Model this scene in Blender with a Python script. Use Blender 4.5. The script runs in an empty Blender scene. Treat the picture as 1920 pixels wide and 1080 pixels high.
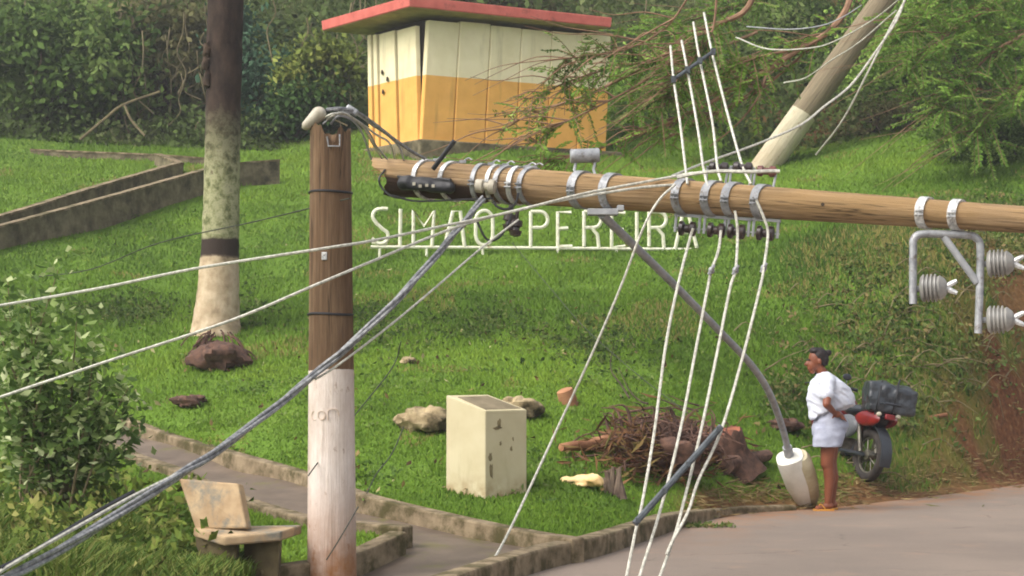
import bpy, bmesh, math, random
import numpy as np
from mathutils import Vector, Matrix, noise as mnoise
R = math.radians
random.seed(7); rng = np.random.default_rng(11)
S = bpy.context.scene
COL = S.collection

# ------------------------------------------------------------------ camera, world, sun, exposure
F = 3000.0            # focal length in pixels of the 1920-wide photograph
CAMZ = 1.25
PITCH = math.atan(180.0 / F)
cd = bpy.data.cameras.new('camera'); cam = bpy.data.objects.new('camera', cd); COL.objects.link(cam)
cd.sensor_width = 36.0; cd.lens = 36.0 * F / 1920.0; cd.clip_end = 500; cd.clip_start = 0.1
cam.location = (0, 0, CAMZ); cam.rotation_euler = (R(90) + PITCH, 0, 0)
S.camera = cam
w = bpy.data.worlds.new('World'); S.world = w; w.use_nodes = True
nt = w.node_tree
sky = nt.nodes.new('ShaderNodeTexSky'); sky.sky_type = 'NISHITA'; sky.sun_disc = False
sky.sun_elevation = R(48); sky.sun_rotation = R(238); sky.dust_density = 6.0; sky.ozone_density = 0.6; sky.air_density = 0.8
bg = nt.nodes['Background']; bg.inputs[1].default_value = 0.15
hs = nt.nodes.new('ShaderNodeHueSaturation'); hs.inputs['Saturation'].default_value = .4   # thin overcast
nt.links.new(sky.outputs[0], hs.inputs['Color']); nt.links.new(hs.outputs[0], bg.inputs[0])
ld = bpy.data.lights.new('sun', 'SUN'); ld.energy = .75; ld.angle = R(40); ld.color = (1.0, 0.96, 0.89)
sun = bpy.data.objects.new('sun', ld); COL.objects.link(sun)
az, el = R(238), R(48)
sd = Vector((math.sin(az) * math.cos(el), math.cos(az) * math.cos(el), math.sin(el)))
sun.rotation_euler = sd.to_track_quat('Z', 'Y').to_euler()
S.view_settings.view_transform = 'Standard'; S.view_settings.look = 'None'
S.view_settings.exposure = 1.07; S.view_settings.gamma = 1.0
try: S.cycles.filter_width = 1.9
except Exception: pass

# ------------------------------------------------------------------ helpers
def P(px, py, d):
    """the point seen at photo pixel (px, py) at depth y = d metres from the camera"""
    u, v = (px - 960) / F, (540 - py) / F
    c, s = math.cos(PITCH), math.sin(PITCH)
    y, z = c - v * s, s + v * c
    k = d / y
    return Vector((u * k, d, CAMZ + z * k))

MW = {}
def tag(o, label=None, cat=None, group=None, kind=None):
    if label: o['label'] = label
    if cat: o['category'] = cat
    if group: o['group'] = group
    if kind: o['kind'] = kind
    return o
def thing(name, label, cat, loc=(0, 0, 0), group=None, mat=None):
    o = bpy.data.objects.new(name, None); COL.objects.link(o)
    o.empty_display_size = .1
    m = mat if mat is not None else Matrix.Translation(Vector(loc))
    o.matrix_world = m; MW[o.name] = m.copy()
    return tag(o, label, cat, group)

class MB:
    def __init__(s): s.v = []; s.f = []
    def add(s, vs, fs):
        n = len(s.v); s.v += [Vector(p) for p in vs]; s.f += [tuple(i + n for i in f) for f in fs]
    def box(s, c, sx, sy, sz, rot=None):
        c = Vector(c); vs = []
        for x in (-1, 1):
            for y in (-1, 1):
                for z in (-1, 1):
                    p = Vector((x * sx / 2, y * sy / 2, z * sz / 2))
                    if rot is not None: p = rot @ p
                    vs.append(c + p)
        s.add(vs, [(0, 1, 3, 2), (4, 6, 7, 5), (0, 4, 5, 1), (2, 3, 7, 6), (0, 2, 6, 4), (1, 5, 7, 3)])
    def tube(s, pts, r, n=8, caps=True, closed=False, jit=0.0):
        pts = [Vector(p) for p in pts]; m = len(pts)
        rr = r if isinstance(r, (list, tuple)) else [r] * m
        rings = []; up = None
        for i in range(m):
            if closed: t = pts[(i + 1) % m] - pts[i - 1]
            else: t = pts[min(i + 1, m - 1)] - pts[max(i - 1, 0)]
            t.normalize()
            if up is None:
                up = Vector((0, 0, 1)) if abs(t.z) < .9 else Vector((1, 0, 0))
            up = (up - t * up.dot(t)).normalized(); b = t.cross(up)
            rings.append([pts[i] + (up * math.cos(a) + b * math.sin(a)) * rr[i] * (1 + jit * random.uniform(-1, 1))
                          for a in [2 * math.pi * k / n for k in range(n)]])
        vs = [p for rg in rings for p in rg]; fs = []
        for i in range(m if closed else m - 1):
            j = (i + 1) % m
            for k in range(n): fs.append((i * n + k, i * n + (k + 1) % n, j * n + (k + 1) % n, j * n + k))
        if caps and not closed:
            fs.append(tuple(range(n - 1, -1, -1))); fs.append(tuple((m - 1) * n + k for k in range(n)))
        s.add(vs, fs)
    def lathe(s, base, axis, prof, n=16, squash=None):
        """prof: list of (radius, along)"""
        a = Vector(axis).normalized(); u = Vector((0, 0, 1)) if abs(a.z) < .9 else Vector((1, 0, 0))
        u = (u - a * u.dot(a)).normalized(); b = a.cross(u); base = Vector(base)
        vs = []; fs = []; m = len(prof)
        for r_, t in prof:
            for k in range(n):
                g = 2 * math.pi * k / n
                vs.append(base + a * t + (u * math.cos(g) + b * math.sin(g)) * r_)
        for i in range(m - 1):
            for k in range(n): fs.append((i * n + k, i * n + (k + 1) % n, (i + 1) * n + (k + 1) % n, (i + 1) * n + k))
        fs.append(tuple(range(n - 1, -1, -1))); fs.append(tuple((m - 1) * n + k for k in range(n)))
        s.add(vs, fs)
    def capsule(s, p0, p1, r0, r1, n=14):
        p0, p1 = Vector(p0), Vector(p1); L = (p1 - p0).length
        pr = [(r0 * math.sin(a) + 1e-4, -r0 * math.cos(a)) for a in [k * math.pi / 10 for k in range(0, 6)]]
        pr += [(r1 * math.cos(a) + 1e-4, L + r1 * math.sin(a)) for a in [k * math.pi / 10 for k in range(0, 6)]]
        s.lathe(p0, p1 - p0, pr, n)
    def ell(s, c, rx, ry, rz, rot=None, n=16, m=10, jit=0.0):
        c = Vector(c); vs = []; fs = []
        for i in range(m + 1):
            th = math.pi * i / m
            for k in range(n):
                ph = 2 * math.pi * k / n
                p = Vector((rx * max(math.sin(th), 1e-3) * math.cos(ph), ry * max(math.sin(th), 1e-3) * math.sin(ph), rz * math.cos(th)))
                if jit: p *= 1 + jit * mnoise.noise(p * 9 / max(rx, ry, rz) * .3 + c * 3)
                if rot is not None: p = rot @ p
                vs.append(c + p)
        for i in range(m):
            for k in range(n): fs.append((i * n + k, (i + 1) * n + k, (i + 1) * n + (k + 1) % n, i * n + (k + 1) % n))
        fs.append(tuple(range(n))); fs.append(tuple(m * n + k for k in range(n - 1, -1, -1)))
        s.add(vs, fs)
    def strip(s, pts, h_dn, th, h_up=0.0):
        """wall or kerb along a polyline of top points"""
        pts = [Vector(p) for p in pts]; m = len(pts); vs = []; fs = []
        for i in range(m):
            t = pts[min(i + 1, m - 1)] - pts[max(i - 1, 0)]; t.z = 0; t.normalize()
            nn = Vector((-t.y, t.x, 0)) * th / 2; p = pts[i] + Vector((0, 0, h_up))
            dn = Vector((0, 0, -h_dn - h_up))
            vs += [p - nn, p + nn, p + nn + dn, p - nn + dn]
        for i in range(m - 1):
            a, b = i * 4, i * 4 + 4
            for k in range(4): fs.append((a + k, a + (k + 1) % 4, b + (k + 1) % 4, b + k))
        fs.append((3, 2, 1, 0)); e = (m - 1) * 4; fs.append((e, e + 1, e + 2, e + 3))
        s.add(vs, fs)
    def mesh(s, name, inv=None):
        me = bpy.data.meshes.new(name)
        vs = [inv @ p for p in s.v] if inv is not None else s.v
        me.from_pydata([tuple(p) for p in vs], [], s.f); me.update()
        bm = bmesh.new(); bm.from_mesh(me); bmesh.ops.recalc_face_normals(bm, faces=bm.faces); bm.to_mesh(me); bm.free()
        return me
    def build(s, name, mat, parent=None, smooth=True, bevel=0.0, remesh=0.0, smooth_it=0, origin=None):
        M = MW[parent.name] if parent is not None else (Matrix.Translation(Vector(origin)) if origin is not None else Matrix())
        me = s.mesh(name, M.inverted())
        o = bpy.data.objects.new(name, me); COL.objects.link(o)
        if parent is not None: o.parent = parent
        else: o.matrix_world = M
        MW[o.name] = M.copy()
        if remesh:
            md = o.modifiers.new('r', 'REMESH'); md.mode = 'VOXEL'; md.voxel_size = remesh
            if smooth_it:
                ms = o.modifiers.new('s', 'SMOOTH'); ms.iterations = smooth_it; ms.factor = .5
            dg = bpy.context.evaluated_depsgraph_get(); dg.update()
            nm = bpy.data.meshes.new_from_object(o.evaluated_get(dg)); o.modifiers.clear(); o.data = nm; me = nm
        if bevel:
            b = o.modifiers.new('bevel', 'BEVEL'); b.width = bevel; b.segments = 2; b.limit_method = 'ANGLE'; b.angle_limit = R(40)
        me.materials.clear(); me.materials.append(mat)
        if smooth:
            me.polygons.foreach_set('use_smooth', [True] * len(me.polygons))
            try: me.set_sharp_from_angle(angle=R(42))
            except Exception: pass
        return o

def crom(pts, k=6):
    pts = [Vector(p) for p in pts]
    if len(pts) < 3: return pts
    out = []
    q = [pts[0] * 2 - pts[1]] + pts + [pts[-1] * 2 - pts[-2]]
    for i in range(1, len(q) - 2):
        p0, p1, p2, p3 = q[i - 1:i + 3]
        for j in range(k):
            t = j / k
            out.append(.5 * ((2 * p1) + (p2 - p0) * t + (2 * p0 - 5 * p1 + 4 * p2 - p3) * t * t + (3 * p1 - p0 - 3 * p2 + p3) * t ** 3))
    out.append(pts[-1]); return out

def raw_mesh(name, V, Fc, mat, attrs=None, parent=None, smooth=False, vn=None):
    """V (n,3) array, Fc (m,k) array of equal sized faces"""
    me = bpy.data.meshes.new(name)
    V = np.asarray(V, np.float64)
    if parent is not None:
        Mi = np.array(MW[parent.name].inverted()); V = V @ Mi[:3, :3].T + Mi[:3, 3]
    m, k = Fc.shape
    me.vertices.add(len(V)); me.vertices.foreach_set('co', V.astype(np.float32).ravel())
    me.loops.add(m * k); me.loops.foreach_set('vertex_index', Fc.astype(np.int32).ravel())
    me.polygons.add(m); me.polygons.foreach_set('loop_start', np.arange(0, m * k, k, dtype=np.int32))
    me.polygons.foreach_set('loop_total', np.full(m, k, np.int32))
    me.update(calc_edges=True); me.validate()
    for an, av in (attrs or {}).items():
        a = me.attributes.new(an, 'FLOAT', 'POINT'); a.data.foreach_set('value', np.asarray(av, np.float32))
    if smooth: me.polygons.foreach_set('use_smooth', [True] * m)
    if vn is not None:
        me.polygons.foreach_set('use_smooth', [True] * m); me.normals_split_custom_set_from_vertices(vn)
    me.materials.append(mat)
    o = bpy.data.objects.new(name, me); COL.objects.link(o)
    if parent is not None: o.parent = parent; MW[o.name] = MW[parent.name].copy()
    else: MW[o.name] = Matrix()
    return o

# ------------------------------------------------------------------ materials
def sr(r, g, b):
    f = lambda c: (c / 255 / 12.92) if c / 255 <= .04045 else ((c / 255 + .055) / 1.055) ** 2.4
    return (f(r), f(g), f(b), 1)
def newmat(name):
    m = bpy.data.materials.new(name); m.use_nodes = True
    n = m.node_tree; b = n.nodes['Principled BSDF']; return m, n, b
def L(n, a, b): n.links.new(a, b)
def noise_node(n, scale, detail=4, stretch=None, rough=.6, coord='Object'):
    tc = n.nodes.new('ShaderNodeTexCoord'); mp = n.nodes.new('ShaderNodeMapping')
    if stretch: mp.inputs['Scale'].default_value = stretch
    L(n, tc.outputs[coord], mp.inputs[0])
    t = n.nodes.new('ShaderNodeTexNoise'); t.inputs['Scale'].default_value = scale
    t.inputs['Detail'].default_value = detail; t.inputs['Roughness'].default_value = rough
    L(n, mp.outputs[0], t.inputs['Vector']); return t
def ramp(n, src, stops):
    r = n.nodes.new('ShaderNodeValToRGB'); e = r.color_ramp.elements
    while len(e) < len(stops): e.new(.5)
    for x, (p, c) in zip(e, stops): x.position = p; x.color = c
    L(n, src, r.inputs[0]); return r
def mixc(n, fac, a, b):
    m = n.nodes.new('ShaderNodeMix'); m.data_type = 'RGBA'
    if hasattr(fac, 'links') or hasattr(fac, 'is_output'): L(n, fac, m.inputs[0])
    else: m.inputs[0].default_value = fac
    for i, x in ((6, a), (7, b)):
        if isinstance(x, tuple): m.inputs[i].default_value = x
        else: L(n, x, m.inputs[i])
    return m.outputs[2]
def bumpit(n, b, src, strength=.3, dist=.02):
    bp = n.nodes.new('ShaderNodeBump'); bp.inputs['Strength'].default_value = strength; bp.inputs['Distance'].default_value = dist
    L(n, src, bp.inputs['Height']); L(n, bp.outputs[0], b.inputs['Normal'])
def pm(name, c1, c2=None, rough=.7, scale=8, detail=5, stretch=None, bump=.0, dist=.01, metal=0.0, lo=.35, hi=.65, c3=None, scale3=2.5, lo3=.5, hi3=.62, spec=.4):
    m, n, b = newmat(name); b.inputs['Roughness'].default_value = rough; b.inputs['Metallic'].default_value = metal
    b.inputs['Specular IOR Level'].default_value = spec
    if c2 is None: c2 = tuple(x * .75 for x in c1[:3]) + (1,)
    t = noise_node(n, scale, detail, stretch)
    out = ramp(n, t.outputs[0], [(lo, c1), (hi, c2)]).outputs[0]
    if c3:
        t3 = noise_node(n, scale3, 6, stretch, .7)
        f = ramp(n, t3.outputs[0], [(lo3, (0, 0, 0, 1)), (hi3, (1, 1, 1, 1))])
        out = mixc(n, f.outputs[0], out, c3)
    L(n, out, b.inputs['Base Color'])
    if bump: bumpit(n, b, t.outputs[0], bump, dist)
    return m
def leafmat(name, stops, transl=.35, rough=.7):
    m, n, b = newmat(name)
    at = n.nodes.new('ShaderNodeAttribute'); at.attribute_name = 'rnd'
    k = len(stops) - 1
    r = ramp(n, at.outputs['Fac'], [(i / k, c) for i, c in enumerate(stops)])
    L(n, r.outputs[0], b.inputs['Base Color']); b.inputs['Roughness'].default_value = rough
    b.inputs['Specular IOR Level'].default_value = .15
    tr = n.nodes.new('ShaderNodeBsdfTranslucent'); L(n, r.outputs[0], tr.inputs[0])
    mx = n.nodes.new('ShaderNodeMixShader'); mx.inputs[0].default_value = transl
    L(n, b.outputs[0], mx.inputs[1]); L(n, tr.outputs[0], mx.inputs[2])
    L(n, mx.outputs[0], n.nodes['Material Output'].inputs[0]); return m

M = {}
M['cream'] = pm('cream_plaster', sr(214, 206, 168), sr(196, 188, 150), .85, 3, c3=sr(150, 140, 105), scale3=1.6, lo3=.58, hi3=.8, bump=.15)
M['concrete'] = pm('weathered_concrete', sr(128, 118, 92), sr(84, 76, 54), .9, 5, 8, bump=.4, c3=sr(50, 46, 30), scale3=2.2, lo3=.48, hi3=.66)
M['kerb'] = pm('mossy_kerb', sr(142, 126, 100), sr(96, 82, 60), .9, 7, 8, bump=.6, dist=.03, c3=sr(72, 66, 34), scale3=3.5, lo3=.46, hi3=.62)
M['walltop'] = M['kerb']
M['bench'] = pm('stained_bench_concrete', sr(178, 154, 120), sr(138, 112, 82), .85, 5, 7, bump=.5, c3=sr(118, 114, 102), scale3=3.4, lo3=.46, hi3=.58)
M['galv'] = pm('galvanised_steel', sr(168, 170, 172), sr(126, 128, 131), .5, 14, 4, metal=.3, spec=.5, c3=sr(104, 92, 80), scale3=16, lo3=.54, hi3=.68)
M['galv_dull'] = pm('dull_grey_steel', sr(164, 166, 168), sr(138, 140, 143), .6, 10, 4)
M['bright_metal'] = pm('bright_band_metal', sr(225, 225, 222), sr(160, 162, 162), .4, 30, 3, metal=.3, c3=sr(96, 90, 84), scale3=24, lo3=.56, hi3=.66)
M['wire'] = pm('aluminium_wire', sr(205, 203, 190), sr(160, 158, 146), .5, 40, 2, metal=.1)
M['black'] = pm('black_rubber', sr(42, 42, 46), sr(30, 30, 32), .5, 10, 3)
M['cable'] = pm('grey_black_cable', sr(150, 151, 150), sr(92, 93, 96), .4, 30, 3)
M['thinwire'] = pm('dark_thin_wire', sr(58, 62, 48), sr(46, 48, 40), .6, 30, 2)
M['greybar'] = pm('grey_spreader', sr(78, 84, 88), sr(60, 64, 68), .5, 20, 2)
M['porcelain'] = pm('grey_porcelain', sr(150, 148, 142), sr(122, 120, 116), .3, 8, 3, spec=.6)
M['darkporc'] = pm('brown_porcelain', sr(58, 44, 40), sr(38, 30, 30), .3, 8, 3, spec=.6)
M['redporc'] = pm('red_brown_porcelain', sr(112, 70, 62), sr(84, 50, 44), .35, 8, 3)
M['white'] = pm('white_lamp_housing', sr(226, 224, 214), sr(206, 204, 192), .4, 6, 4)
M['lampglass'] = pm('cloudy_lamp_glass', sr(190, 180, 150), sr(160, 148, 116), .25, 5, 4)
M['letters'] = pm('white_letter_paint', sr(232, 232, 210), sr(206, 204, 176), .6, 14, 5, c3=sr(150, 130, 90), scale3=7, lo3=.6, hi3=.75)
M['roofred'] = pm('red_roof_paint', sr(206, 112, 102), sr(186, 96, 86), .9, 4, 6, c3=sr(112, 66, 54), scale3=2.2, lo3=.58, hi3=.72, bump=.3, spec=.2)
M['soffit'] = pm('soffit', sr(168, 148, 92), sr(140, 122, 74), .9, 4, 5)
M['dark_gap'] = pm('dark_interior', sr(60, 50, 36), sr(44, 36, 26), .9, 4)
M['twig'] = pm('brown_twig', sr(146, 114, 88), sr(108, 80, 60), .8, 6, 4)
M['greytwig'] = pm('grey_vine', sr(128, 116, 84), sr(92, 82, 58), .85, 6, 4)
M['trunk'] = pm('dark_bark', sr(74, 58, 44), sr(46, 36, 28), .9, 6, 6, bump=.6)
M['dead'] = pm('dead_fronds', sr(112, 84, 70), sr(58, 42, 36), .9, 9, 5, bump=.3)
M['redlog'] = pm('red_brown_log', sr(158, 96, 70), sr(104, 66, 52), .85, 6, 6, bump=.5)
M['palelog'] = pm('pale_log', sr(176, 128, 92), sr(126, 84, 58), .85, 7, 6, bump=.4, stretch=(.3, 1, 1))
M['rock'] = pm('pale_rock', sr(176, 158, 122), sr(110, 94, 66), .9, 7, 8, bump=.8, dist=.04, c3=sr(70, 62, 40), scale3=4, lo3=.5, hi3=.62)
M['greystump'] = pm('grey_stump', sr(128, 112, 96), sr(86, 70, 60), .9, 8, 6, bump=.6)
M['foam'] = pm('splintered_yellow_wood', sr(250, 222, 168), sr(236, 196, 130), .9, 12, 5, bump=.5)
M['root'] = pm('brown_root_ball', sr(104, 76, 62), sr(58, 42, 36), .95, 12, 6, bump=.8)
M['skin'] = pm('brown_skin', sr(128, 74, 50), sr(114, 64, 42), .5, 5, 3)
M['hair'] = pm('dark_hair', sr(36, 26, 24), sr(24, 18, 18), .6, 20, 4, bump=.4)
M['shirt'] = pm('white_cotton', sr(206, 209, 218), sr(188, 192, 204), .85, 7, 4, bump=.5, dist=.03)
M['shorts'] = pm('pale_grey_cotton', sr(166, 170, 184), sr(146, 150, 166), .85, 8, 4, bump=.4, dist=.02)
M['sandal'] = pm('orange_flipflop', sr(206, 148, 62), sr(184, 126, 50), .6, 8, 3)
M['eye'] = pm('eye_dark', sr(24, 18, 16), None, .3)
M['mred'] = pm('red_motorcycle_paint', sr(130, 30, 32), sr(92, 22, 26), .3, 4, 3, spec=.6)
M['tyre'] = pm('tyre_rubber', sr(40, 37, 36), sr(58, 50, 44), .85, 14, 4)
M['plastic'] = pm('black_plastic', sr(56, 60, 66), sr(44, 46, 52), .35, 6, 3, spec=.5)
M['bag'] = pm('black_plastic_bag', sr(60, 65, 70), sr(38, 41, 46), .28, 5, 5, bump=.7, dist=.04, spec=.6)
M['engine'] = pm('engine_metal', sr(120, 116, 104), sr(74, 70, 62), .4, 12, 4, metal=.5)
M['seatm'] = pm('grey_side_panel', sr(96, 98, 102), sr(80, 82, 86), .45, 6, 3)
M['ceramic'] = pm('off_white_splice_cap', sr(188, 182, 164), sr(150, 142, 124), .55, 10, 5)

def polewood(name, c1, c2, c3, zpaint=None, paint=None, paint2=None, warm=None, checks=True, splash=1.7):
    m, n, b = newmat(name); b.inputs['Roughness'].default_value = .85; b.inputs['Specular IOR Level'].default_value = .25
    t = noise_node(n, 22, 8, (1, 1, .05), .7); t2 = noise_node(n, 5, 6, (1, 1, .3), .65); t3 = noise_node(n, 42, 4, (1, 1, .02), .6)
    a = ramp(n, t.outputs[0], [(.32, c2), (.62, c1)])
    f2 = ramp(n, t2.outputs[0], [(.42, (0, 0, 0, 1)), (.66, (1, 1, 1, 1))])
    col = mixc(n, f2.outputs[0], a.outputs[0], c3)
    f3 = ramp(n, t3.outputs[0], [(.33, (.8, .8, .8, 1)), (.42, (0, 0, 0, 1))])
    col = mixc(n, f3.outputs[0], col, tuple(x * .35 for x in c2[:3]) + (1,))
    col_w = col
    if zpaint is not None:
        geo = n.nodes.new('ShaderNodeTexCoord'); sp = n.nodes.new('ShaderNodeSeparateXYZ'); L(n, geo.outputs['Object'], sp.inputs[0])
        nz = noise_node(n, 6, 4)
        ma = n.nodes.new('ShaderNodeMath'); ma.operation = 'MULTIPLY_ADD'; L(n, nz.outputs[0], ma.inputs[0]); ma.inputs[1].default_value = .05; L(n, sp.outputs[2], ma.inputs[2])
        cp = n.nodes.new('ShaderNodeMath'); cp.operation = 'LESS_THAN'; L(n, ma.outputs[0], cp.inputs[0]); cp.inputs[1].default_value = zpaint + .025
        np_ = noise_node(n, 5, 7, (1, 1, .4), .7); pr = ramp(n, np_.outputs[0], [(.36, paint), (.66, paint2)])
        chips = noise_node(n, 14, 4, (1, 1, .6)); cr = ramp(n, chips.outputs[0], [(.62, (0, 0, 0, 1)), (.70, (.8, .8, .8, 1))])
        pc = mixc(n, cr.outputs[0], pr.outputs[0], sr(150, 120, 96))
        # muddy splash at the foot
        mr = n.nodes.new('ShaderNodeMapRange'); L(n, ma.outputs[0], mr.inputs[0]); mr.inputs[1].default_value = .6; mr.inputs[2].default_value = 0.0; mr.inputs[4].default_value = splash
        dirt = noise_node(n, 6, 6); mm = n.nodes.new('ShaderNodeMath'); mm.operation = 'MULTIPLY'; L(n, mr.outputs[0], mm.inputs[0]); L(n, dirt.outputs[0], mm.inputs[1]); mm.use_clamp = True
        pc = mixc(n, mm.outputs[0], pc, sr(150, 100, 58))
        col = mixc(n, cp.outputs[0], col, pc)
    if len(c1) > 0 and checks:
        t5 = noise_node(n, 7, 5, (1, 1, .04), .55); f5 = ramp(n, t5.outputs[0], [(.485, (0, 0, 0, 1)), (.497, (.85, .85, .85, 1)), (.505, (0, 0, 0, 1))])
        t6 = noise_node(n, 3.2, 6, (1, 1, .12), .7); f6 = ramp(n, t6.outputs[0], [(.40, (.75, .75, .75, 1)), (.60, (0, 0, 0, 1))])
        wood = mixc(n, f6.outputs[0], col_w, tuple(x * .62 for x in c3[:3]) + (1,)); wood = mixc(n, f5.outputs[0], wood, tuple(x * .16 for x in c2[:3]) + (1,))
        col = mixc(n, cp.outputs[0], wood, pc) if zpaint is not None else wood
    L(n, col, b.inputs['Base Color']); bumpit(n, b, t.outputs[0], .8, .03); return m
M['stumpwood'] = polewood('weathered_pole_wood', sr(150, 124, 96), sr(82, 64, 48), sr(110, 84, 60), 1.30, sr(226, 214, 204), sr(196, 178, 164))
M['fallenwood'] = polewood('split_pole_wood', sr(188, 162, 128), sr(104, 82, 60), sr(170, 138, 94))
_m = M['fallenwood']; n = _m.node_tree; b = n.nodes['Principled BSDF']; old = b.inputs['Base Color'].links[0].from_socket
tc = n.nodes.new('ShaderNodeTexCoord'); sp = n.nodes.new('ShaderNodeSeparateXYZ'); L(n, tc.outputs['Object'], sp.inputs[0])
nz = noise_node(n, 7, 6, (1, 1, .3)); za = n.nodes.new('ShaderNodeMapRange'); L(n, sp.outputs[2], za.inputs[0]); za.inputs[1].default_value = 1.35; za.inputs[2].default_value = .75
xa = n.nodes.new('ShaderNodeMath'); xa.operation = 'MULTIPLY_ADD'; L(n, nz.outputs[0], xa.inputs[0]); xa.inputs[1].default_value = .22; L(n, sp.outputs[0], xa.inputs[2])
xb = n.nodes.new('ShaderNodeMapRange'); L(n, xa.outputs[0], xb.inputs[0]); xb.inputs[1].default_value = .10; xb.inputs[2].default_value = .15
mu = n.nodes.new('ShaderNodeMath'); mu.operation = 'MULTIPLY'; L(n, za.outputs[0], mu.inputs[0]); L(n, xb.outputs[0], mu.inputs[1])
L(n, mixc(n, mu.outputs[0], old, sr(58, 42, 32)), b.inputs['Base Color'])
M['leanwood'] = polewood('smooth_tan_trunk', sr(140, 128, 104), sr(112, 100, 80), sr(128, 114, 92), 1.25, sr(200, 192, 166), sr(174, 164, 138), checks=False, splash=.35)

# ------------------------------------------------------------------ terrain
CTRL = [  # px, py, depth of ground points seen in the photograph
 (1000,1005,11.55),(910,937,13),(900,800,15.6),(900,700,17.8),(900,640,19.3),(900,560,21.4),(900,465,25),(900,350,29),(900,262,32),
 (700,262,33),(1100,270,33.5),(1250,280,33),
 (405,625,20),(350,750,17),(450,560,22),(250,600,20.6),(420,700,18.2),(560,800,15.4),(600,640,19.3),
 (0,472,22.8),(200,432,25.2),(385,366,28.3),(520,348,29.8),(0,432,24.4),(180,378,26.9),(320,335,29.4),
 (100,335,29),(0,360,27.5),(0,280,33),(200,282,33.5),(400,278,34),(60,305,32.2),(300,306,31.9),(560,290,33.5),
 (650,470,25),(650,380,28),(1300,480,24.5),(1300,400,27),(1300,330,30),(1450,305,31),(1450,420,26),(1450,520,22.5),(1450,620,20.3),
 (1250,620,19.6),(1250,700,17.8),(1250,800,16.6),(1250,880,15.2),(1150,940,13.6),(1060,900,13.8),
 (1600,350,27.5),(1600,480,22),(1600,620,20.6),(1600,720,19.7),(1600,810,18.9),(1600,895,17.4),(1640,885,18.3),(1440,905,16.5),(1440,800,17.9),
 (1900,365,26),(1900,480,23.2),(1900,620,21.8),(1900,740,21),(1900,830,20.8),(1760,860,19.3),(1760,620,20.5),(1760,460,22.6),
 (1550,925,17.0),(1920,890,20.9),
 (1080,1018,11.3),(900,988,12),(670,935,13),(450,862,14.8),(240,800,16.5),(200,842,15.2),(330,892,13.8),(440,942,12.6),(580,985,11.7),(765,1005,11.3),(670,1050,10.7),
 (620,1073,10.4),(430,1075,10),(200,960,11.6),(60,900,13.5),(60,1060,9.6),(250,1075,9.6),(0,800,16),(0,640,19.5),(-200,700,18),(-250,480,23),(-300,300,32),(-300,1000,10.5)]
cp = [P(*c) for c in CTRL]
extra = [(-14, 38, 8.6), (-6, 38, 8.4), (0, 38, 8.8), (7, 38, 9.2), (14, 38, 9.5), (-14, 46, 14), (0, 46, 14.5), (14, 46, 15), (11, 31, 6.6), (6, 33.5, 7.0), (14, 26, 5.2), (13, 22, 1.0),
         (-10, 12, .5), (-12, 20, 2.1), (-14, 28, 4.6), (-6, 6, 0), (-3, 7, .0), (-1, 8.5, 0)]
extra += [(-.12, 10.5, .11), (.1, 11.1, .12), (.45, 11.85, .125), (.87, 13.0, .13), (1.5, 14.75, .14), (2.2, 15.9, .12), (3.1, 16.6, .08), (-.35, 9.6, .08), (-.75, 8.6, .06)]
CX = np.array([(p.x, p.y) for p in cp] + [(e[0], e[1]) for e in extra]); CZ = np.array([p.z for p in cp] + [e[2] for e in extra])
def tpsk(r2): return np.where(r2 > 1e-12, r2 * np.log(r2 + 1e-12), 0) * .5
_n = len(CX); _A = np.zeros((_n + 3, _n + 3)); _d = ((CX[:, None] - CX[None]) ** 2).sum(-1)
_A[:_n, :_n] = tpsk(_d) + np.eye(_n) * .03
_A[:_n, _n] = 1; _A[:_n, _n + 1:] = CX; _A[_n, :_n] = 1; _A[_n + 1:, :_n] = CX.T
_w = np.linalg.solve(_A, np.concatenate([CZ, np.zeros(3)]))
KERB = [(-1.1, 7.2), (-.5, 9.0), (-.05, 10.35), (.2, 11.0), (.57, 11.75), (1.0, 12.9), (1.68, 14.7), (2.3, 15.7), (3.2, 16.35), (4.9, 18.3), (6.7, 20.6), (10, 24.0), (16, 28), (40, 36)]
KA = np.array(KERB)
def seg_dist(X, Y, poly):
    best = np.full(X.shape, 1e9); side = np.zeros(X.shape)
    for (x0, y0), (x1, y1) in zip(poly[:-1], poly[1:]):
        dx, dy = x1 - x0, y1 - y0; l2 = dx * dx + dy * dy
        t = np.clip(((X - x0) * dx + (Y - y0) * dy) / l2, 0, 1)
        d = np.hypot(X - x0 - t * dx, Y - y0 - t * dy); c = dx * (Y - y0) - dy * (X - x0)
        m = d < best; best = np.where(m, d, best); side = np.where(m, np.sign(c), side)
    return best, side
def road_s(X, Y):
    d, s = seg_dist(X, Y, KERB)
    return -d * s           # positive on the road (right of the line)
def H(X, Y):
    X = np.asarray(X, float); Y = np.asarray(Y, float); sh = X.shape; x = X.ravel(); y = Y.ravel()
    out = np.empty(len(x))
    for i in range(0, len(x), 40000):
        a, b = x[i:i + 40000], y[i:i + 40000]
        r2 = (a[:, None] - CX[None, :, 0]) ** 2 + (b[:, None] - CX[None, :, 1]) ** 2
        out[i:i + 40000] = tpsk(r2) @ _w[:_n] + _w[_n] + _w[_n + 1] * a + _w[_n + 2] * b
    out = out.reshape(sh); s = road_s(X, Y)
    sw = np.clip((Y - 13.8) / 2.2, 0, 1).reshape(sh); wgt = np.clip((s + .07 - .05 * sw) / (.10 + .2 * sw), 0, 1); wgt = wgt * wgt * (3 - 2 * wgt)
    return np.maximum(out, .03) * (1 - wgt) + (-.12) * wgt
def h1(x, y): return float(H(np.array([x]), np.array([y]))[0])
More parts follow.
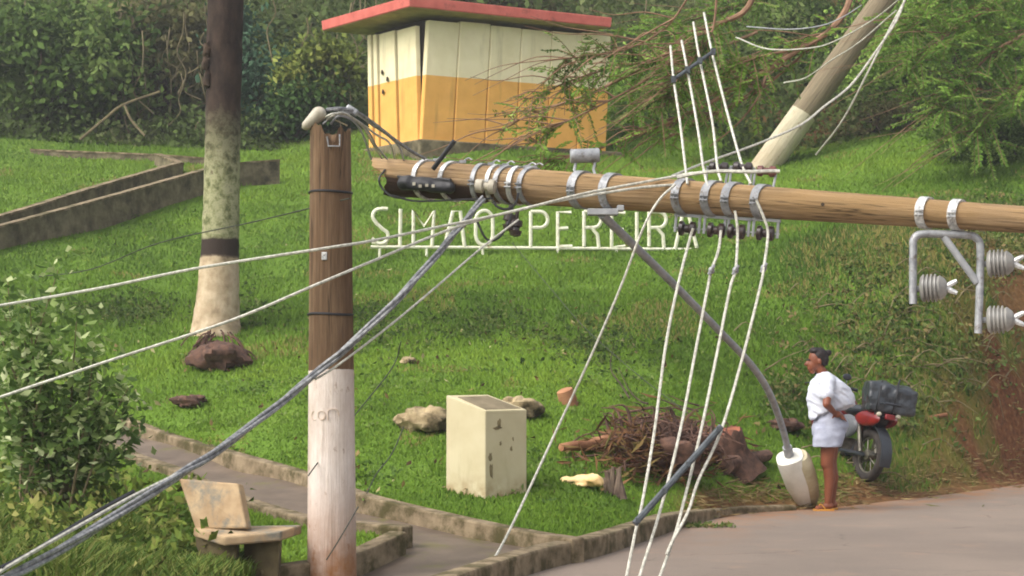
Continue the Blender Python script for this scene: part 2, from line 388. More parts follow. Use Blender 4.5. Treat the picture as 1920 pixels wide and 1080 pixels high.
def G(px, py, d0=8.0, d1=42.0):
    """ground point under a photo pixel"""
    ds = np.linspace(d0, d1, 700); a = P(px, py, 1.0)
    xs = a.x * ds; zs = CAMZ + (a.z - CAMZ) * ds
    hh = H(xs, ds); k = np.argmax(hh >= zs)
    if hh[k] < zs[k]: k = len(ds) - 1
    return Vector((xs[k], ds[k], hh[k]))

def gnoise(x, y, s, seed=0):
    """cheap smooth value noise on arrays"""
    x = np.asarray(x) / s + 37.3 + seed * 13.7; y = np.asarray(y) / s + 11.9 + seed * 7.1
    xi = np.floor(x).astype(int); yi = np.floor(y).astype(int); fx = x - xi; fy = y - yi
    hsh = lambda a, b: (np.sin(a * 127.1 + b * 311.7 + seed * 17.3) * 43758.5453) % 1.0
    fx = fx * fx * (3 - 2 * fx); fy = fy * fy * (3 - 2 * fy)
    return (hsh(xi, yi) * (1 - fx) + hsh(xi + 1, yi) * fx) * (1 - fy) + (hsh(xi, yi + 1) * (1 - fx) + hsh(xi + 1, yi + 1) * fx) * fy
def proj(x, y, z):
    c, s = math.cos(PITCH), math.sin(PITCH); dz = z - CAMZ
    dep = y * c + dz * s; up = -y * s + dz * c
    return 960 + F * x / dep, 540 - F * up / dep

def soil_mask(x, y):
    """bare earth: the road shoulder, the red cutting behind the lawn and patches on the bank at the right"""
    s = road_s(x, y); n1 = gnoise(x, y, .8, 1) * .6 + gnoise(x, y, .25, 2) * .4
    sh = np.clip(1 - (-s - .12) / (.22 + .55 * np.clip((x - 1.5) / 3, 0, 1)), 0, 1) * np.clip((x - .9) / 1.0, 0, 1)
    bank = np.clip((x - 4.6) / 1.8, 0, 1) * np.clip((y - 19.0) / 1.2, 0, 1) * np.clip((24.5 - y) / 1.5, 0, 1)
    cut = np.clip((x - 4.6) / .8, 0, 1) * np.clip((y - 31.2) / .8, 0, 1)
    back = np.clip((y - 34.2) / 1.0, 0, 1)
    return np.clip(sh * (.5 + n1), 0, 1) * .95 + bank * np.clip((n1 - .30) * 4, 0, 1) * .9 + np.maximum(cut, back * .8)

UP = [(228,786,16.8),(330,822,15.8),(450,857,14.8),(580,893,13.9),(670,928,13),(780,957,12.5),(900,984,12),(1000,1004,11.6),(1085,1017,11.3)]
LO = [(185,828,15.4),(260,860,14.6),(330,884,13.8),(440,934,12.6),(580,976,11.7),(680,987,11.5),(765,994,11.3)]
LR = [(765,994,11.3),(670,1038,10.7),(600,1056,10.45),(480,1074,10.1)]
pathpoly = [P(*p) for p in UP] + [Vector((.12, 11.05, 0)), Vector((-.1, 10.35, 0)), Vector((-.5, 9.15, 0)), Vector((-1.7, 9.15, 0))] + [P(*p) for p in LR[::-1]] + [P(*p) for p in LO[::-1]]
PP = np.array([(p.x, p.y) for p in pathpoly])
def inpoly(X, Y, poly):
    c = np.zeros(X.shape, bool); j = len(poly) - 1
    for i in range(len(poly)):
        xi, yi = poly[i]; xj, yj = poly[j]
        c ^= ((yi > Y) != (yj > Y)) & (X < (xj - xi) * (Y - yi) / (yj - yi + 1e-12) + xi); j = i
    return c
# ground sheet: fine where the photograph looks, coarse beyond
xs = np.concatenate([np.linspace(-160, -18, 30), np.arange(-17.8, -6.2, .4), np.arange(-6.0, 9.0, .13), np.arange(9.2, 18, .4), np.linspace(19, 160, 30)])
ys = np.concatenate([np.linspace(-120, 3, 16), np.arange(4, 8.6, .3), np.arange(8.7, 24, .13), np.arange(24.1, 38, .2), np.arange(38.4, 52, .6), np.linspace(54, 200, 20)])
GX, GY = np.meshgrid(xs, ys)
cx_ = np.clip(GX, -17, 17); cy_ = np.clip(GY, 4, 48)
GZ = H(cx_, cy_)
GZ += .02 * (gnoise(GX, GY, .35, 5) - .5) * (road_s(GX, GY) < -.3)
GZ = np.where(road_s(GX, GY) > .2, -.12, GZ); GZ += np.clip(GY - 48, 0, 40) * .35
GZ = np.where(GY < 3.5, -.12, GZ)
_pd, _ = seg_dist(GX, GY, list(map(tuple, PP)) + [tuple(PP[0])]); GZ = np.where((inpoly(GX, GY, PP) | (_pd < .04)) & (GY < 18), GZ - .3, GZ)
nx, ny = len(xs), len(ys)
idx = np.arange(nx * ny).reshape(ny, nx)
FQ = np.stack([idx[:-1, :-1], idx[:-1, 1:], idx[1:, 1:], idx[1:, :-1]], -1).reshape(-1, 4)
mg, n, b = newmat('grassy_ground'); b.inputs['Roughness'].default_value = .95; b.inputs['Specular IOR Level'].default_value = .15
t1 = noise_node(n, .9, 7); t2 = noise_node(n, 14, 5)
gcol = ramp(n, t1.outputs[0], [(.3, sr(80, 108, 36)), (.55, sr(92, 122, 40)), (.75, sr(104, 124, 50))])
gcol2 = mixc(n, ramp(n, t2.outputs[0], [(.4, (0, 0, 0, 1)), (.7, (.5, .5, .5, 1))]).outputs[0], gcol.outputs[0], sr(80, 100, 40))
scol = ramp(n, t2.outputs[0], [(.3, sr(84, 56, 38)), (.55, sr(112, 74, 48)), (.75, sr(136, 106, 74))])
sa = n.nodes.new('ShaderNodeAttribute'); sa.attribute_name = 'soil'
da = n.nodes.new('ShaderNodeAttribute'); da.attribute_name = 'woods'
c_ = mixc(n, sa.outputs['Fac'], gcol2, scol.outputs[0])
c_ = mixc(n, da.outputs['Fac'], c_, ramp(n, t2.outputs[0], [(.35, sr(66, 74, 40)), (.6, sr(84, 96, 50)), (.75, sr(92, 80, 56))]).outputs[0])
L(n, c_, b.inputs['Base Color']); bumpit(n, b, t2.outputs[0], .7, .04)
woods = np.clip((GY - 34.0) / .6, 0, 1) * np.clip(1 - (GX - 4.2) / 2, .35, 1)
o = raw_mesh('ground', np.stack([GX, GY, GZ], -1).reshape(-1, 3), FQ, mg, {'soil': np.clip(soil_mask(GX, GY), 0, 1).ravel(), 'woods': woods.ravel()}, smooth=True)
tag(o, 'grassy ground rising to a wooded hillside', kind='structure')

# road
ma, n, b = newmat('worn_asphalt'); b.inputs['Roughness'].default_value = .8; b.inputs['Specular IOR Level'].default_value = .3
t1 = noise_node(n, .7, 6); t2 = noise_node(n, 60, 4); t3 = noise_node(n, 2.2, 6)
ac = ramp(n, t1.outputs[0], [(.3, sr(120, 108, 98)), (.7, sr(140, 125, 112))])
ac = mixc(n, ramp(n, t2.outputs[0], [(.35, (0, 0, 0, 1)), (.75, (.45, .45, .45, 1))]).outputs[0], ac.outputs[0], sr(106, 97, 90))
ac = mixc(n, ramp(n, t3.outputs[0], [(.56, (0, 0, 0, 1)), (.72, (.5, .5, .5, 1))]).outputs[0], ac, sr(152, 126, 108))
ea = n.nodes.new('ShaderNodeAttribute'); ea.attribute_name = 'edge'
en = noise_node(n, 3.5, 6)
em = n.nodes.new('ShaderNodeMath'); em.operation = 'MULTIPLY'; L(n, ea.outputs['Fac'], em.inputs[0]); L(n, ramp(n, en.outputs[0], [(.38, (0, 0, 0, 1)), (.6, (1, 1, 1, 1))]).outputs[0], em.inputs[1])
ac = mixc(n, em.outputs[0], ac, sr(150, 104, 64))
vo = n.nodes.new('ShaderNodeTexVoronoi'); vo.feature = 'DISTANCE_TO_EDGE'; vo.inputs['Scale'].default_value = .55
wn = noise_node(n, 2.5, 6); wm = n.nodes.new('ShaderNodeMix'); wm.data_type = 'VECTOR'; wm.inputs[0].default_value = .22
tcr = n.nodes.new('ShaderNodeTexCoord'); L(n, tcr.outputs['Object'], wm.inputs[4]); L(n, wn.outputs['Color'], wm.inputs[5]); L(n, wm.outputs[1], vo.inputs['Vector'])
cr_ = ramp(n, vo.outputs['Distance'], [(.0, (1, 1, 1, 1)), (.006, (0, 0, 0, 1))]); cm = n.nodes.new('ShaderNodeMath'); cm.operation = 'MULTIPLY'; L(n, cr_.outputs[0], cm.inputs[0]); L(n, ramp(n, t3.outputs[0], [(.48, (0, 0, 0, 1)), (.6, (.7, .7, .7, 1))]).outputs[0], cm.inputs[1])
ac = mixc(n, cm.outputs[0], ac, sr(66, 58, 52))
gr = noise_node(n, 130, 2); ac = mixc(n, ramp(n, gr.outputs[0], [(.62, (0, 0, 0, 1)), (.70, (.55, .55, .55, 1))]).outputs[0], ac, sr(176, 166, 156))
L(n, ac, b.inputs['Base Color']); bumpit(n, b, t2.outputs[0], .35, .01)
def densify(poly):
    a = [Vector((p[0], p[1], 0)) for p in poly]; return [(p.x, p.y) for p in crom(a, 8)]
KD = densify(KERB)
rx_ = np.concatenate([np.linspace(-150, -4, 20), np.arange(-3.5, 12, .14), np.linspace(12.5, 150, 26)]); ry_ = np.concatenate([np.linspace(-150, 5, 20), np.arange(5.3, 26, .14), np.linspace(26.5, 60, 20)])
RX, RY = np.meshgrid(rx_, ry_); RS = road_s(RX, RY); ir = np.arange(RX.size).reshape(RX.shape)
fr = np.stack([ir[:-1, :-1], ir[:-1, 1:], ir[1:, 1:], ir[1:, :-1]], -1)
fr = fr[np.maximum(np.maximum(RS[:-1, :-1], RS[1:, 1:]), np.maximum(RS[:-1, 1:], RS[1:, :-1])) > -.05]
used, inv = np.unique(fr.ravel(), return_inverse=True)
E = np.clip(1 - RS / .9, 0, 1) * np.clip((RX - 1.0) / 1.5, 0, 1)
o = raw_mesh('road', np.stack([RX, RY, RX * 0], -1).reshape(-1, 3)[used], inv.reshape(-1, 4), ma, {'edge': E.ravel()[used]}); tag(o, 'worn grey brown asphalt road', kind='structure')

# road kerb (left stretch) and path
def poly3(pts, up=0.0): return crom([P(*p) + Vector((0, 0, up)) for p in pts], 5)
kz = [Vector((x, y, .15 - .10 * max(0, min(1, (y - 13.6) / 2.4)))) for x, y in KD if 8.6 < y < 16.1]
kb = MB(); kb.strip(kz, .4, .15); o = kb.build('kerb', M['kerb'], smooth=False, bevel=.02); tag(o, 'weathered concrete kerb along the road edge', kind='structure')
kb = MB(); kb.strip(poly3(UP), .35, .14, .03); tag(kb.build('path_kerb', M['kerb'], smooth=False, bevel=.015), 'far mossy kerb of the path below the lawn', kind='structure')
kb = MB(); kb.strip(poly3(LO), .35, .14, .03); kb.strip(poly3(LR)[1:], .35, .14, .028); tag(kb.build('path_kerb', M['kerb'], smooth=False, bevel=.015), 'near mossy kerb around the grass bed by the bench', kind='structure')
gx = np.arange(-4.8, 1.2, .05); gy = np.arange(9.1, 17.2, .05); QX, QY = np.meshgrid(gx, gy)
QZ = H(QX, QY) - .085 * np.clip((QY - 9.6) / 1.0, .2, 1); nxq = len(gx); iq = np.arange(QX.size).reshape(QX.shape)
fq = np.stack([iq[:-1, :-1], iq[:-1, 1:], iq[1:, 1:], iq[1:, :-1]], -1)
ok = inpoly(QX[:-1, :-1] + .025, QY[:-1, :-1] + .025, PP); fq = fq[ok]
used, inv = np.unique(fq.ravel(), return_inverse=True)
M['path'] = pm('wet_path_concrete', sr(112, 98, 84), sr(88, 76, 64), .55, 3, 7, bump=.3, c3=sr(100, 98, 46), scale3=2.4, lo3=.54, hi3=.7)
o = raw_mesh('path', np.stack([QX, QY, QZ], -1).reshape(-1, 3)[used], inv.reshape(-1, 4), M['path'], smooth=True); tag(o, 'damp concrete path leading up to the left', kind='structure')

# ------------------------------------------------------------------ retaining walls of the zigzag ramp
def wall(pts, hd, th, label):
    m = MB(); q = poly3(pts); m.strip(q, hd, th); t = thing('retaining_wall', label, 'wall', q[0] - Vector((0, 0, hd)), 'low walls of the zigzag ramp')
    m.build('wall_face', M['concrete'], t, smooth=False)
    c = MB(); c.strip(q, .0, th + .03, .035); c.build('coping', M['kerb'], t, smooth=False)
wall([(-120,452,21.8),(0,426,23),(200,372,25.5),(385,320,28.5),(440,309,29.5),(522,303,30)], .6, .14, 'long low concrete wall climbing from the left edge to the pale lichen trunk')
wall([(-120,433,23.4),(0,407,24.5),(180,352,27),(318,312,29.5),(335,307,30),(296,291,31.6)], .55, .13, 'second concrete wall with a hooked upper end, just above the long one')
wall([(60,283,33),(180,288,32.6),(300,293,32.2),(420,302,31.8)], .45, .13, 'dark short wall along the top edge of the upper grass')

# ------------------------------------------------------------------ foliage helpers
def leaf_quads(C, size, dirs=None, flat=.0, aspect=.5, rnd=None):
    """rhombic leaves bent along the middle; C (n,3), size (n,)"""
    nL = len(C)
    a = rng.normal(size=(nL, 3)) if dirs is None else dirs
    a /= np.linalg.norm(a, axis=1)[:, None] + 1e-9
    r = rng.normal(size=(nL, 3)); r[:, 2] += flat; 
    nrm = np.cross(a, r); nrm /= np.linalg.norm(nrm, axis=1)[:, None] + 1e-9
    s = size[:, None]; fold = np.cross(a, nrm) * s * .12
    v0 = C - a * s * .5; v2 = C + a * s * .5 + fold * .5
    sg = np.where(np.cross(a, nrm)[:, 1:2] > 0, 1.0, -1.0); nrm = nrm * sg   # leaf faces turn to the open side
    v1 = C + nrm * s * aspect * .5 + fold + a * s * .05; v3 = C - nrm * s * aspect * .5 + fold + a * s * .05
    V = np.stack([v0, v1, v2, v3], 1).reshape(-1, 3)
    k = np.arange(nL) * 4
    Fc = np.stack([np.stack([k, k + 1, k + 2], -1), np.stack([k, k + 2, k + 3], -1)], 1).reshape(-1, 3)
    rv = rng.random(nL) if rnd is None else rnd
    return V, Fc, np.repeat(rv, 4)
def leaf_vn(C, center, upw=.7, out=1.0, jit=.35):
    v = (C - np.array(center)); v /= np.linalg.norm(v, axis=1)[:, None] + 1e-6; v = v * out; v[:, 2] += upw; v = v + rng.normal(size=v.shape) * jit
    v /= np.linalg.norm(v, axis=1)[:, None] + 1e-6; return np.repeat(v, 4, axis=0)
def clumpy(center, rad, nclump, nleaf, tight=.33, lo=0.0):
    """leaf centres gathered in clumps filling an uneven ellipsoid"""
    c = rng.normal(size=(nclump, 3)); c /= np.linalg.norm(c, axis=1)[:, None]
    c *= (rng.random(nclump) ** (1 / 2.2))[:, None] * .95
    cc = np.array(center) + c * np.array(rad)
    w_ = rng.random(nclump) ** 1.5 + .15; w_ /= w_.sum()
    k = rng.choice(nclump, nleaf, p=w_); g = rng.normal(size=(nleaf, 3)) * np.array(rad) * tight * (.5 + rng.random((nclump, 1)))[k]
    tone = rng.random(nclump)[k] * .75 + rng.random(nleaf) * .25
    return cc[k] + g * .6, tone, cc
LM = {}
def greens(name, *cols, **kw): LM[name] = leafmat(name, [sr(*c) for c in cols], **kw)
greens('leaf_dark', (40, 58, 30), (56, 84, 38), (78, 108, 50), (104, 130, 70))
greens('leaf_mid', (56, 76, 36), (80, 106, 46), (106, 132, 60), (132, 152, 84))
greens('leaf_yellow', (86, 102, 44), (112, 126, 54), (142, 152, 70), (164, 168, 90))
greens('leaf_blue', (44, 70, 54), (62, 96, 68), (84, 116, 86), (114, 140, 112))
greens('leaf_olive', (74, 78, 48), (96, 98, 58), (116, 114, 74), (134, 126, 86))
greens('leaf_bright', (80, 114, 46), (106, 142, 54), (128, 162, 66), (154, 182, 90))
greens('leaf_shrub', (78, 102, 52), (108, 134, 68), (140, 160, 94), (200, 206, 160))
greens('grass_lawn', (64, 92, 30), (84, 115, 34), (108, 140, 42), (128, 154, 52), (134, 126, 70), transl=.3, rough=.6)
greens('grass_tall', (66, 92, 36), (86, 108, 44), (108, 124, 54), (134, 134, 76), transl=.3)
greens('weed', (70, 90, 44), (92, 114, 54), (112, 122, 66), (138, 120, 80), transl=.3)
greens('straw', (104, 86, 58), (132, 108, 74), (164, 144, 100), (92, 100, 48))

def shrub(name, label, cat, px, py, d, rpx, rpy, mat, nleaf, lsize, nclump=26, depth=1.2, group=None, trunk=True, limbs=6, aspect=.55, tight=.33):
    c = P(px, py, d); k = d / F; rx, rz = rpx * k, rpy * k
    gz = h1(c.x, min(c.y, 47.5)); base = Vector((c.x + random.uniform(-.3, .3) * rx, c.y, gz - .05))
    t = thing(name, label, cat, base, group)
    C, tone, cc = clumpy((c.x, c.y, c.z), (rx, depth, rz), nclump, nleaf, tight)
    sz = lsize * (.6 + .8 * rng.random(nleaf))
    V, Fc, rv = leaf_quads(C, sz, flat=.8, aspect=aspect, rnd=np.clip(tone, 0, 1)); raw_mesh('crown', V, Fc, LM[mat], {'rnd': rv}, t, vn=leaf_vn(C, (c.x, c.y + depth * .6, c.z - rz * .5)))
    if trunk:
        m = MB(); top = Vector((c.x, c.y, max(c.z - rz * .2, gz + .5)))
        m.tube(crom([base, base.lerp(top, .5) + Vector((random.uniform(-.15, .15), 0, 0)), top], 4), [.09 - .005 * i for i in range(9)], 7)
        for q in cc[:limbs]:
            q = Vector(q); s0 = base.lerp(top, random.uniform(.4, .95))
            m.tube(crom([s0, s0.lerp(q, .5) + Vector((0, 0, .12)), q], 3), [.035, .03, .028, .024, .02, .016, .01], 5)
        m.build('trunk', M['trunk'], t)
    return t
GRP = 'bushy trees on the wooded hillside'
shrub('bushy_tree', 'dense dark leafy tree at the far left above the upper grass', 'tree', 110, 130, 35, 190, 140, 'leaf_mid', 8500, .19, 46, 1.3, GRP)
shrub('bushy_tree', 'shaggy olive tree hung with vines, left of the tall lichen trunk', 'tree', 310, 95, 36, 120, 150, 'leaf_olive', 5500, .16, 38, 1.3, GRP)
shrub('bushy_tree', 'blue green tree just right of the tall lichen trunk', 'tree', 490, 140, 35.5, 85, 130, 'leaf_blue', 4500, .16, 30, 1.2, GRP)
shrub('bushy_tree', 'yellow green tree beside the left end of the red roof', 'tree', 610, 130, 35.2, 90, 80, 'leaf_yellow', 3600, .15, 28, 1.0, GRP)
shrub('bushy_tree', 'deep green low bush below the yellow green tree beside the hut', 'bush', 585, 215, 34.8, 110, 60, 'leaf_dark', 3200, .14, 26, .8, GRP)
shrub('bushy_tree', 'thin olive tree behind the red roof', 'tree', 880, -20, 38.5, 190, 60, 'leaf_olive', 3000, .14, 28, 1.0, GRP)
shrub('bushy_tree', 'bright green bush close to the right end of the hut', 'bush', 1240, 180, 34, 110, 95, 'leaf_bright', 8000, .085, 44, .9, GRP)
shrub('bushy_tree', 'dark green tree between the slanting branches and the leaning trunk', 'tree', 1450, 60, 36, 130, 110, 'leaf_mid', 10000, .10, 46, 1.2, GRP)
shrub('bushy_tree', 'large fresh green tree filling the top right corner', 'tree', 1800, 60, 31.5, 190, 120, 'leaf_bright', 17000, .085, 70, 1.3, GRP)
shrub('bushy_tree', 'greyish green tree behind the upper half of the leaning trunk', 'tree', 1660, 120, 33, 90, 110, 'leaf_bright', 8000, .085, 40, 1.0, GRP)
shrub('bushy_tree', 'low dark bush at the right edge above the fallen pole', 'bush', 1860, 270, 28.5, 150, 80, 'leaf_mid', 10000, .08, 50, .9, GRP)
shrub('bushy_tree', 'small olive bush on the red earth right of the leaning trunk', 'bush', 1640, 235, 31.5, 85, 50, 'leaf_olive', 3500, .07, 26, .6, GRP)
# the wood behind reads as one mass
nT = 26000
tx = rng.uniform(-16, 17, nT); ty = rng.uniform(36, 45, nT); tz = H(tx, ty) + rng.random(nT) ** 1.3 * (1.0 + 5.5 * gnoise(tx, ty, 2.0, 9))
tx2 = rng.uniform(4.2, 17, 16000); ty2 = 31.3 + 6 * rng.random(16000); tz2 = H(tx2, ty2) + rng.random(16000) ** 1.5 * (.5 + 3.2 * gnoise(tx2, ty2, 1.1, 19)) * np.clip((ty2 - 31) / 2, .3, 1)
k2 = gnoise(tx2, ty2, .7, 23) > .28; tx = np.concatenate([tx, tx2[k2]]); ty = np.concatenate([ty, ty2[k2]]); tz = np.concatenate([tz, tz2[k2]])
keep = ~((tx > -5) & (tx < 4) & (ty < 37.2)); tx, ty, tz = tx[keep], ty[keep], tz[keep]
tone = np.clip(gnoise(tx, tz, 1.3, 3) * .7 + rng.random(len(tx)) * .35, 0, 1)
n3 = 70000; tx3 = rng.uniform(-16, 17, n3); ty3 = np.where(tx3 > 4.2, 31.4, 33.9) + 13 * rng.random(n3) ** 1.4; hug = rng.random(n3) ** 2 * (.25 + .7 * gnoise(tx3, ty3, .9, 29))
tz3 = H(tx3, ty3) + hug; k3 = ~((tx3 > -5) & (tx3 < 4) & (ty3 < 36.4)) & (gnoise(tx3, ty3, .8, 23) > .16)
nbig = len(tx); tx = np.concatenate([tx, tx3[k3]]); ty = np.concatenate([ty, ty3[k3]]); tz = np.concatenate([tz, tz3[k3]]); tone = np.clip(gnoise(tx, tz, 1.3, 3) * .7 + rng.random(len(tx)) * .35, 0, 1)
lsz = np.where(np.arange(len(tx)) < nbig, .14 + .14 * rng.random(len(tx)), .08 + .12 * rng.random(len(tx))) * np.where(tx > 4, .7, 1.0)
V, Fc, rv = leaf_quads(np.stack([tx, ty, tz], -1), lsz, flat=.8, aspect=.6, rnd=tone)
greens('leaf_wood', (66, 74, 44), (82, 100, 50), (104, 124, 64), (130, 130, 92))
tag(raw_mesh('woodland', V, Fc, LM['leaf_wood'], {'rnd': rv}, vn=leaf_vn(np.stack([tx, ty, tz], -1), (0, 400, 0), .7, .7, .5)), 'dark tangled woodland covering the hillside behind', kind='stuff')
# dangling vines and bare stems in front of the wood
m = MB()
for k in range(70):
    px = random.choice([random.uniform(180, 420), random.uniform(560, 700), random.uniform(620, 1150), random.uniform(1150, 1500), random.uniform(0, 700)])
    py = random.uniform(-30, 150); d = random.uniform(34.2, 35.6) if px < 660 else random.uniform(36.5, 37.5)
    ln = random.uniform(60, 190); pts = [P(px, py, d)]
    for j in range(1, 5): pts.append(P(px + random.uniform(-14, 14) * j * .6, py + ln * j / 4, d + random.uniform(-.2, .2)))
    m.tube(crom(pts, 4), random.uniform(.010, .02), 5)
tag(m.build('hanging_vines', M['greytwig']), 'thin pale vines hanging through the woodland', kind='stuff')
m = MB(); m.tube(crom([P(150, 262, 33.6), P(200, 220, 33.7), P(232, 196, 33.8), P(300, 172, 34)], 5), .03, 6); m.tube(crom([P(234, 198, 33.8), P(246, 225, 33.7), P(272, 255, 33.6)], 5), .028, 6)
tag(m.build('dead_branch', M['greytwig']), 'forked bare branch leaning against the dark bushes at the left', 'branch')

# ------------------------------------------------------------------ lawn grass
walls_xy = [[(P(*p).x, P(*p).y) for p in w_] for w_ in ([(-120,452,21.8),(0,426,23),(200,372,25.5),(385,320,28.5),(522,303,30)], [(-120,433,23.4),(0,407,24.5),(180,352,27),(318,312,29.5),(335,307,30),(296,291,31.6)])]
bands = [(9.2, 13, 3600, .042), (13, 17, 2800, .046), (17, 22, 1700, .058), (22, 28, 1000, .07), (28, 34.6, 640, .085)]
GV = []
for d0, d1, dens, hh in bands:
    area = .36 * 2 * .5 * (d1 ** 2 - d0 ** 2) * 1.02; nb = int(area * dens)
    y = np.sqrt(rng.uniform(d0 ** 2, d1 ** 2, nb)); x = rng.uniform(-.37, .37, nb) * y
    keep = (road_s(x, y) < -.1) & ~inpoly(x, y, PP) & (rng.random(nb) > np.clip(soil_mask(x, y), 0, 1) * 1.1)
    keep &= rng.random(nb) < (.45 + .75 * gnoise(x, y, .5, 21))
    x, y = x[keep], y[keep]
    for wl in walls_xy:
        dd, _ = seg_dist(x, y, wl); kk = dd > .14; x, y = x[kk], y[kk]
    GV.append((x, y, np.full(len(x), hh)))
x = np.concatenate([g[0] for g in GV]); y = np.concatenate([g[1] for g in GV]); hgt = np.concatenate([g[2] for g in GV])
z = H(x, y) - .004
long_ = gnoise(x, y, 1.1, 31) * .6 + gnoise(x, y, .3, 32) * .4
rough_zone = np.clip(1 - np.abs(y - 20.2) / 2.4, 0, 1) * .8; bank_zone = np.clip((x - 2.9) / 1.6, 0, 1) * np.clip((y - 17.2) / 1.0, 0, 1) * np.clip((25.5 - y) / 2, 0, 1); rough_zone = np.maximum(rough_zone, bank_zone * 1.1)
hgt = hgt * (.35 + .65 * long_ + .8 * rough_zone) * (.6 + .8 * rng.random(len(x)))
nb = len(x); ang = rng.uniform(0, 2 * np.pi, nb); lean = hgt * rng.uniform(.1, .8, nb)
wd = .004 + .00042 * y + .003 * rng.random(nb)
B = np.stack([x, y, z], -1); side = np.stack([np.cos(ang), np.sin(ang) * .5, np.zeros(nb)], -1) * wd[:, None]
la = rng.uniform(0, 2 * np.pi, nb); tip = B + np.stack([np.cos(la) * lean, np.sin(la) * lean, hgt], -1)
fl_ = np.where(np.cross(side, tip - B)[:, 1:2] > 0, -1.0, 1.0); side = side * fl_
V = np.stack([B - side, B + side, tip], 1).reshape(-1, 3)
tone = np.clip(.12 + gnoise(x, y, 2.6, 41) * .40 + gnoise(x, y, .6, 42) * .30 + rng.random(nb) * .22 - rough_zone * .26 - bank_zone * .22 - .16 * np.clip((y - 19) / 2, 0, 1) * np.clip((29.5 - y) / 2, 0, 1), 0, 1)
dry = (gnoise(x, y, .9, 51) > .78) & (rng.random(nb) < .35) | (bank_zone * rng.random(nb) > .58)
tone = np.where(rng.random(nb) < .015, .8, tone * .8); tone = np.where(dry, 1.0, tone)
GN = rng.normal(size=(nb, 3)) * .35; GN[:, 2] = 1; GN /= np.linalg.norm(GN, axis=1)[:, None]; GN = np.repeat(GN, 3, axis=0)
o = raw_mesh('lawn_grass', V, np.arange(nb * 3).reshape(-1, 3), LM['grass_lawn'], {'rnd': np.repeat(tone, 3)}, vn=GN); tag(o, 'bright green grass covering the slope', kind='stuff')

up3 = Vector((0, 0, 1))
greens('verge', (54, 74, 34), (70, 92, 42), (86, 106, 50), (104, 112, 62))
# weeds on banks
def scatter_weeds(name, label, regions, mat, lsize, hmax):
    Cs = []; Ts = []
    for (px, py, rx, ry, nW) in regions:
        g = G(px, py)
        for _ in range(nW):
            u, v = rng.normal(size=2) * .5
            q = G(px + u * rx, py + v * ry); ns = rng.integers(5, 13); hh = hmax * (.3 + rng.random())
            tn = rng.random()
            Cs.append(np.array(q) + np.stack([rng.normal(size=ns) * .07, rng.normal(size=ns) * .07, rng.random(ns) * hh], -1)); Ts.append(np.clip(tn + rng.normal(size=ns) * .15, 0, 1))
    C = np.concatenate(Cs); T = np.concatenate(Ts)
    V, Fc, rv = leaf_quads(C, lsize * (.5 + rng.random(len(C))), flat=.7, aspect=.5, rnd=T)
    tag(raw_mesh(name, V, Fc, LM[mat], {'rnd': rv}, vn=leaf_vn(C, (0, 400, 0), .8, .5, .4)), label, kind='stuff')
scatter_weeds('bank_weeds', 'leafy weeds covering the bank behind the motorcycle', [(1640,520,130,80,150),(1720,640,190,110,220),(1560,660,110,110,120),(1850,700,120,100,120),(1650,790,150,40,90),(1850,480,110,80,260),(1480,745,60,50,70),(1880,390,120,30,160)], 'weed', .065, .16)
scatter_weeds('verge_weeds', 'darker weeds along the foot of the lawn slope', [(240,590,110,30,230),(690,620,90,40,220),(900,610,140,40,200),(1120,640,120,50,180),(470,590,60,40,90)], 'verge', .055, .12)
greens('clover', (72, 98, 42), (88, 116, 50), (104, 132, 60), (124, 140, 76))
scatter_weeds('lawn_weeds', 'small broad leaved weeds and clover patches in the lawn', [(820,600,420,90,210),(950,420,420,90,130),(700,730,260,60,130),(1150,720,180,90,120),(1330,560,160,120,130),(300,450,180,60,80),(480,740,160,60,60),(1000,880,120,60,60),(700,900,60,40,30),(120,330,180,30,60)], 'clover', .045, .05)
lc_ = []
for _ in range(600):
    q = G(random.uniform(150, 1500), random.choice([random.uniform(420, 960), random.gauss(640, 50)])); 
    if inpoly(np.array([q.x]), np.array([q.y]), PP)[0] or q.z < .06: continue
    lc_.append(q + Vector((0, 0, .045 + random.random() * .03)))
V, Fc, rv = leaf_quads(np.array(lc_), .03 + .07 * rng.random(len(lc_)) ** 2, flat=2.0, aspect=.5)
greens('litter', (62, 50, 36), (104, 84, 54), (150, 130, 84), (190, 184, 140)); tag(raw_mesh('leaf_litter', V, Fc, LM['litter'], {'rnd': rv}), 'fallen dead leaves and bits strewn over the lawn', kind='stuff')
m = MB()
for _ in range(150):
    q = G(random.gauss(1690, 120), random.gauss(640, 110)); 
    if road_s(np.array([q.x]), np.array([q.y]))[0] > -.4: continue
    a = random.gauss(-.5, .6); e = Vector((math.cos(a), random.uniform(-.3, .3), math.sin(a) * .8)) * random.uniform(.15, .6)
    m.tube(crom([q + up3 * .03, q + e * .5 + up3 * random.uniform(.06, .2), q + e + up3 * .04], 3), list(np.linspace(.010, .003, 7)), 4)
tag(m.build('bank_sticks', M['greytwig']), 'dead sticks and stems caught on the bank at the right', kind='stuff')
greens('undergrowth_leaf', (70, 94, 38), (96, 118, 46), (122, 136, 58), (150, 148, 84))
scatter_weeds('near_undergrowth', 'yellow green leafy undergrowth in the near left corner', [(90,930,150,60,200),(200,1000,160,60,170),(60,1030,120,50,170),(330,1050,90,30,60)], 'undergrowth_leaf', .075, .26)
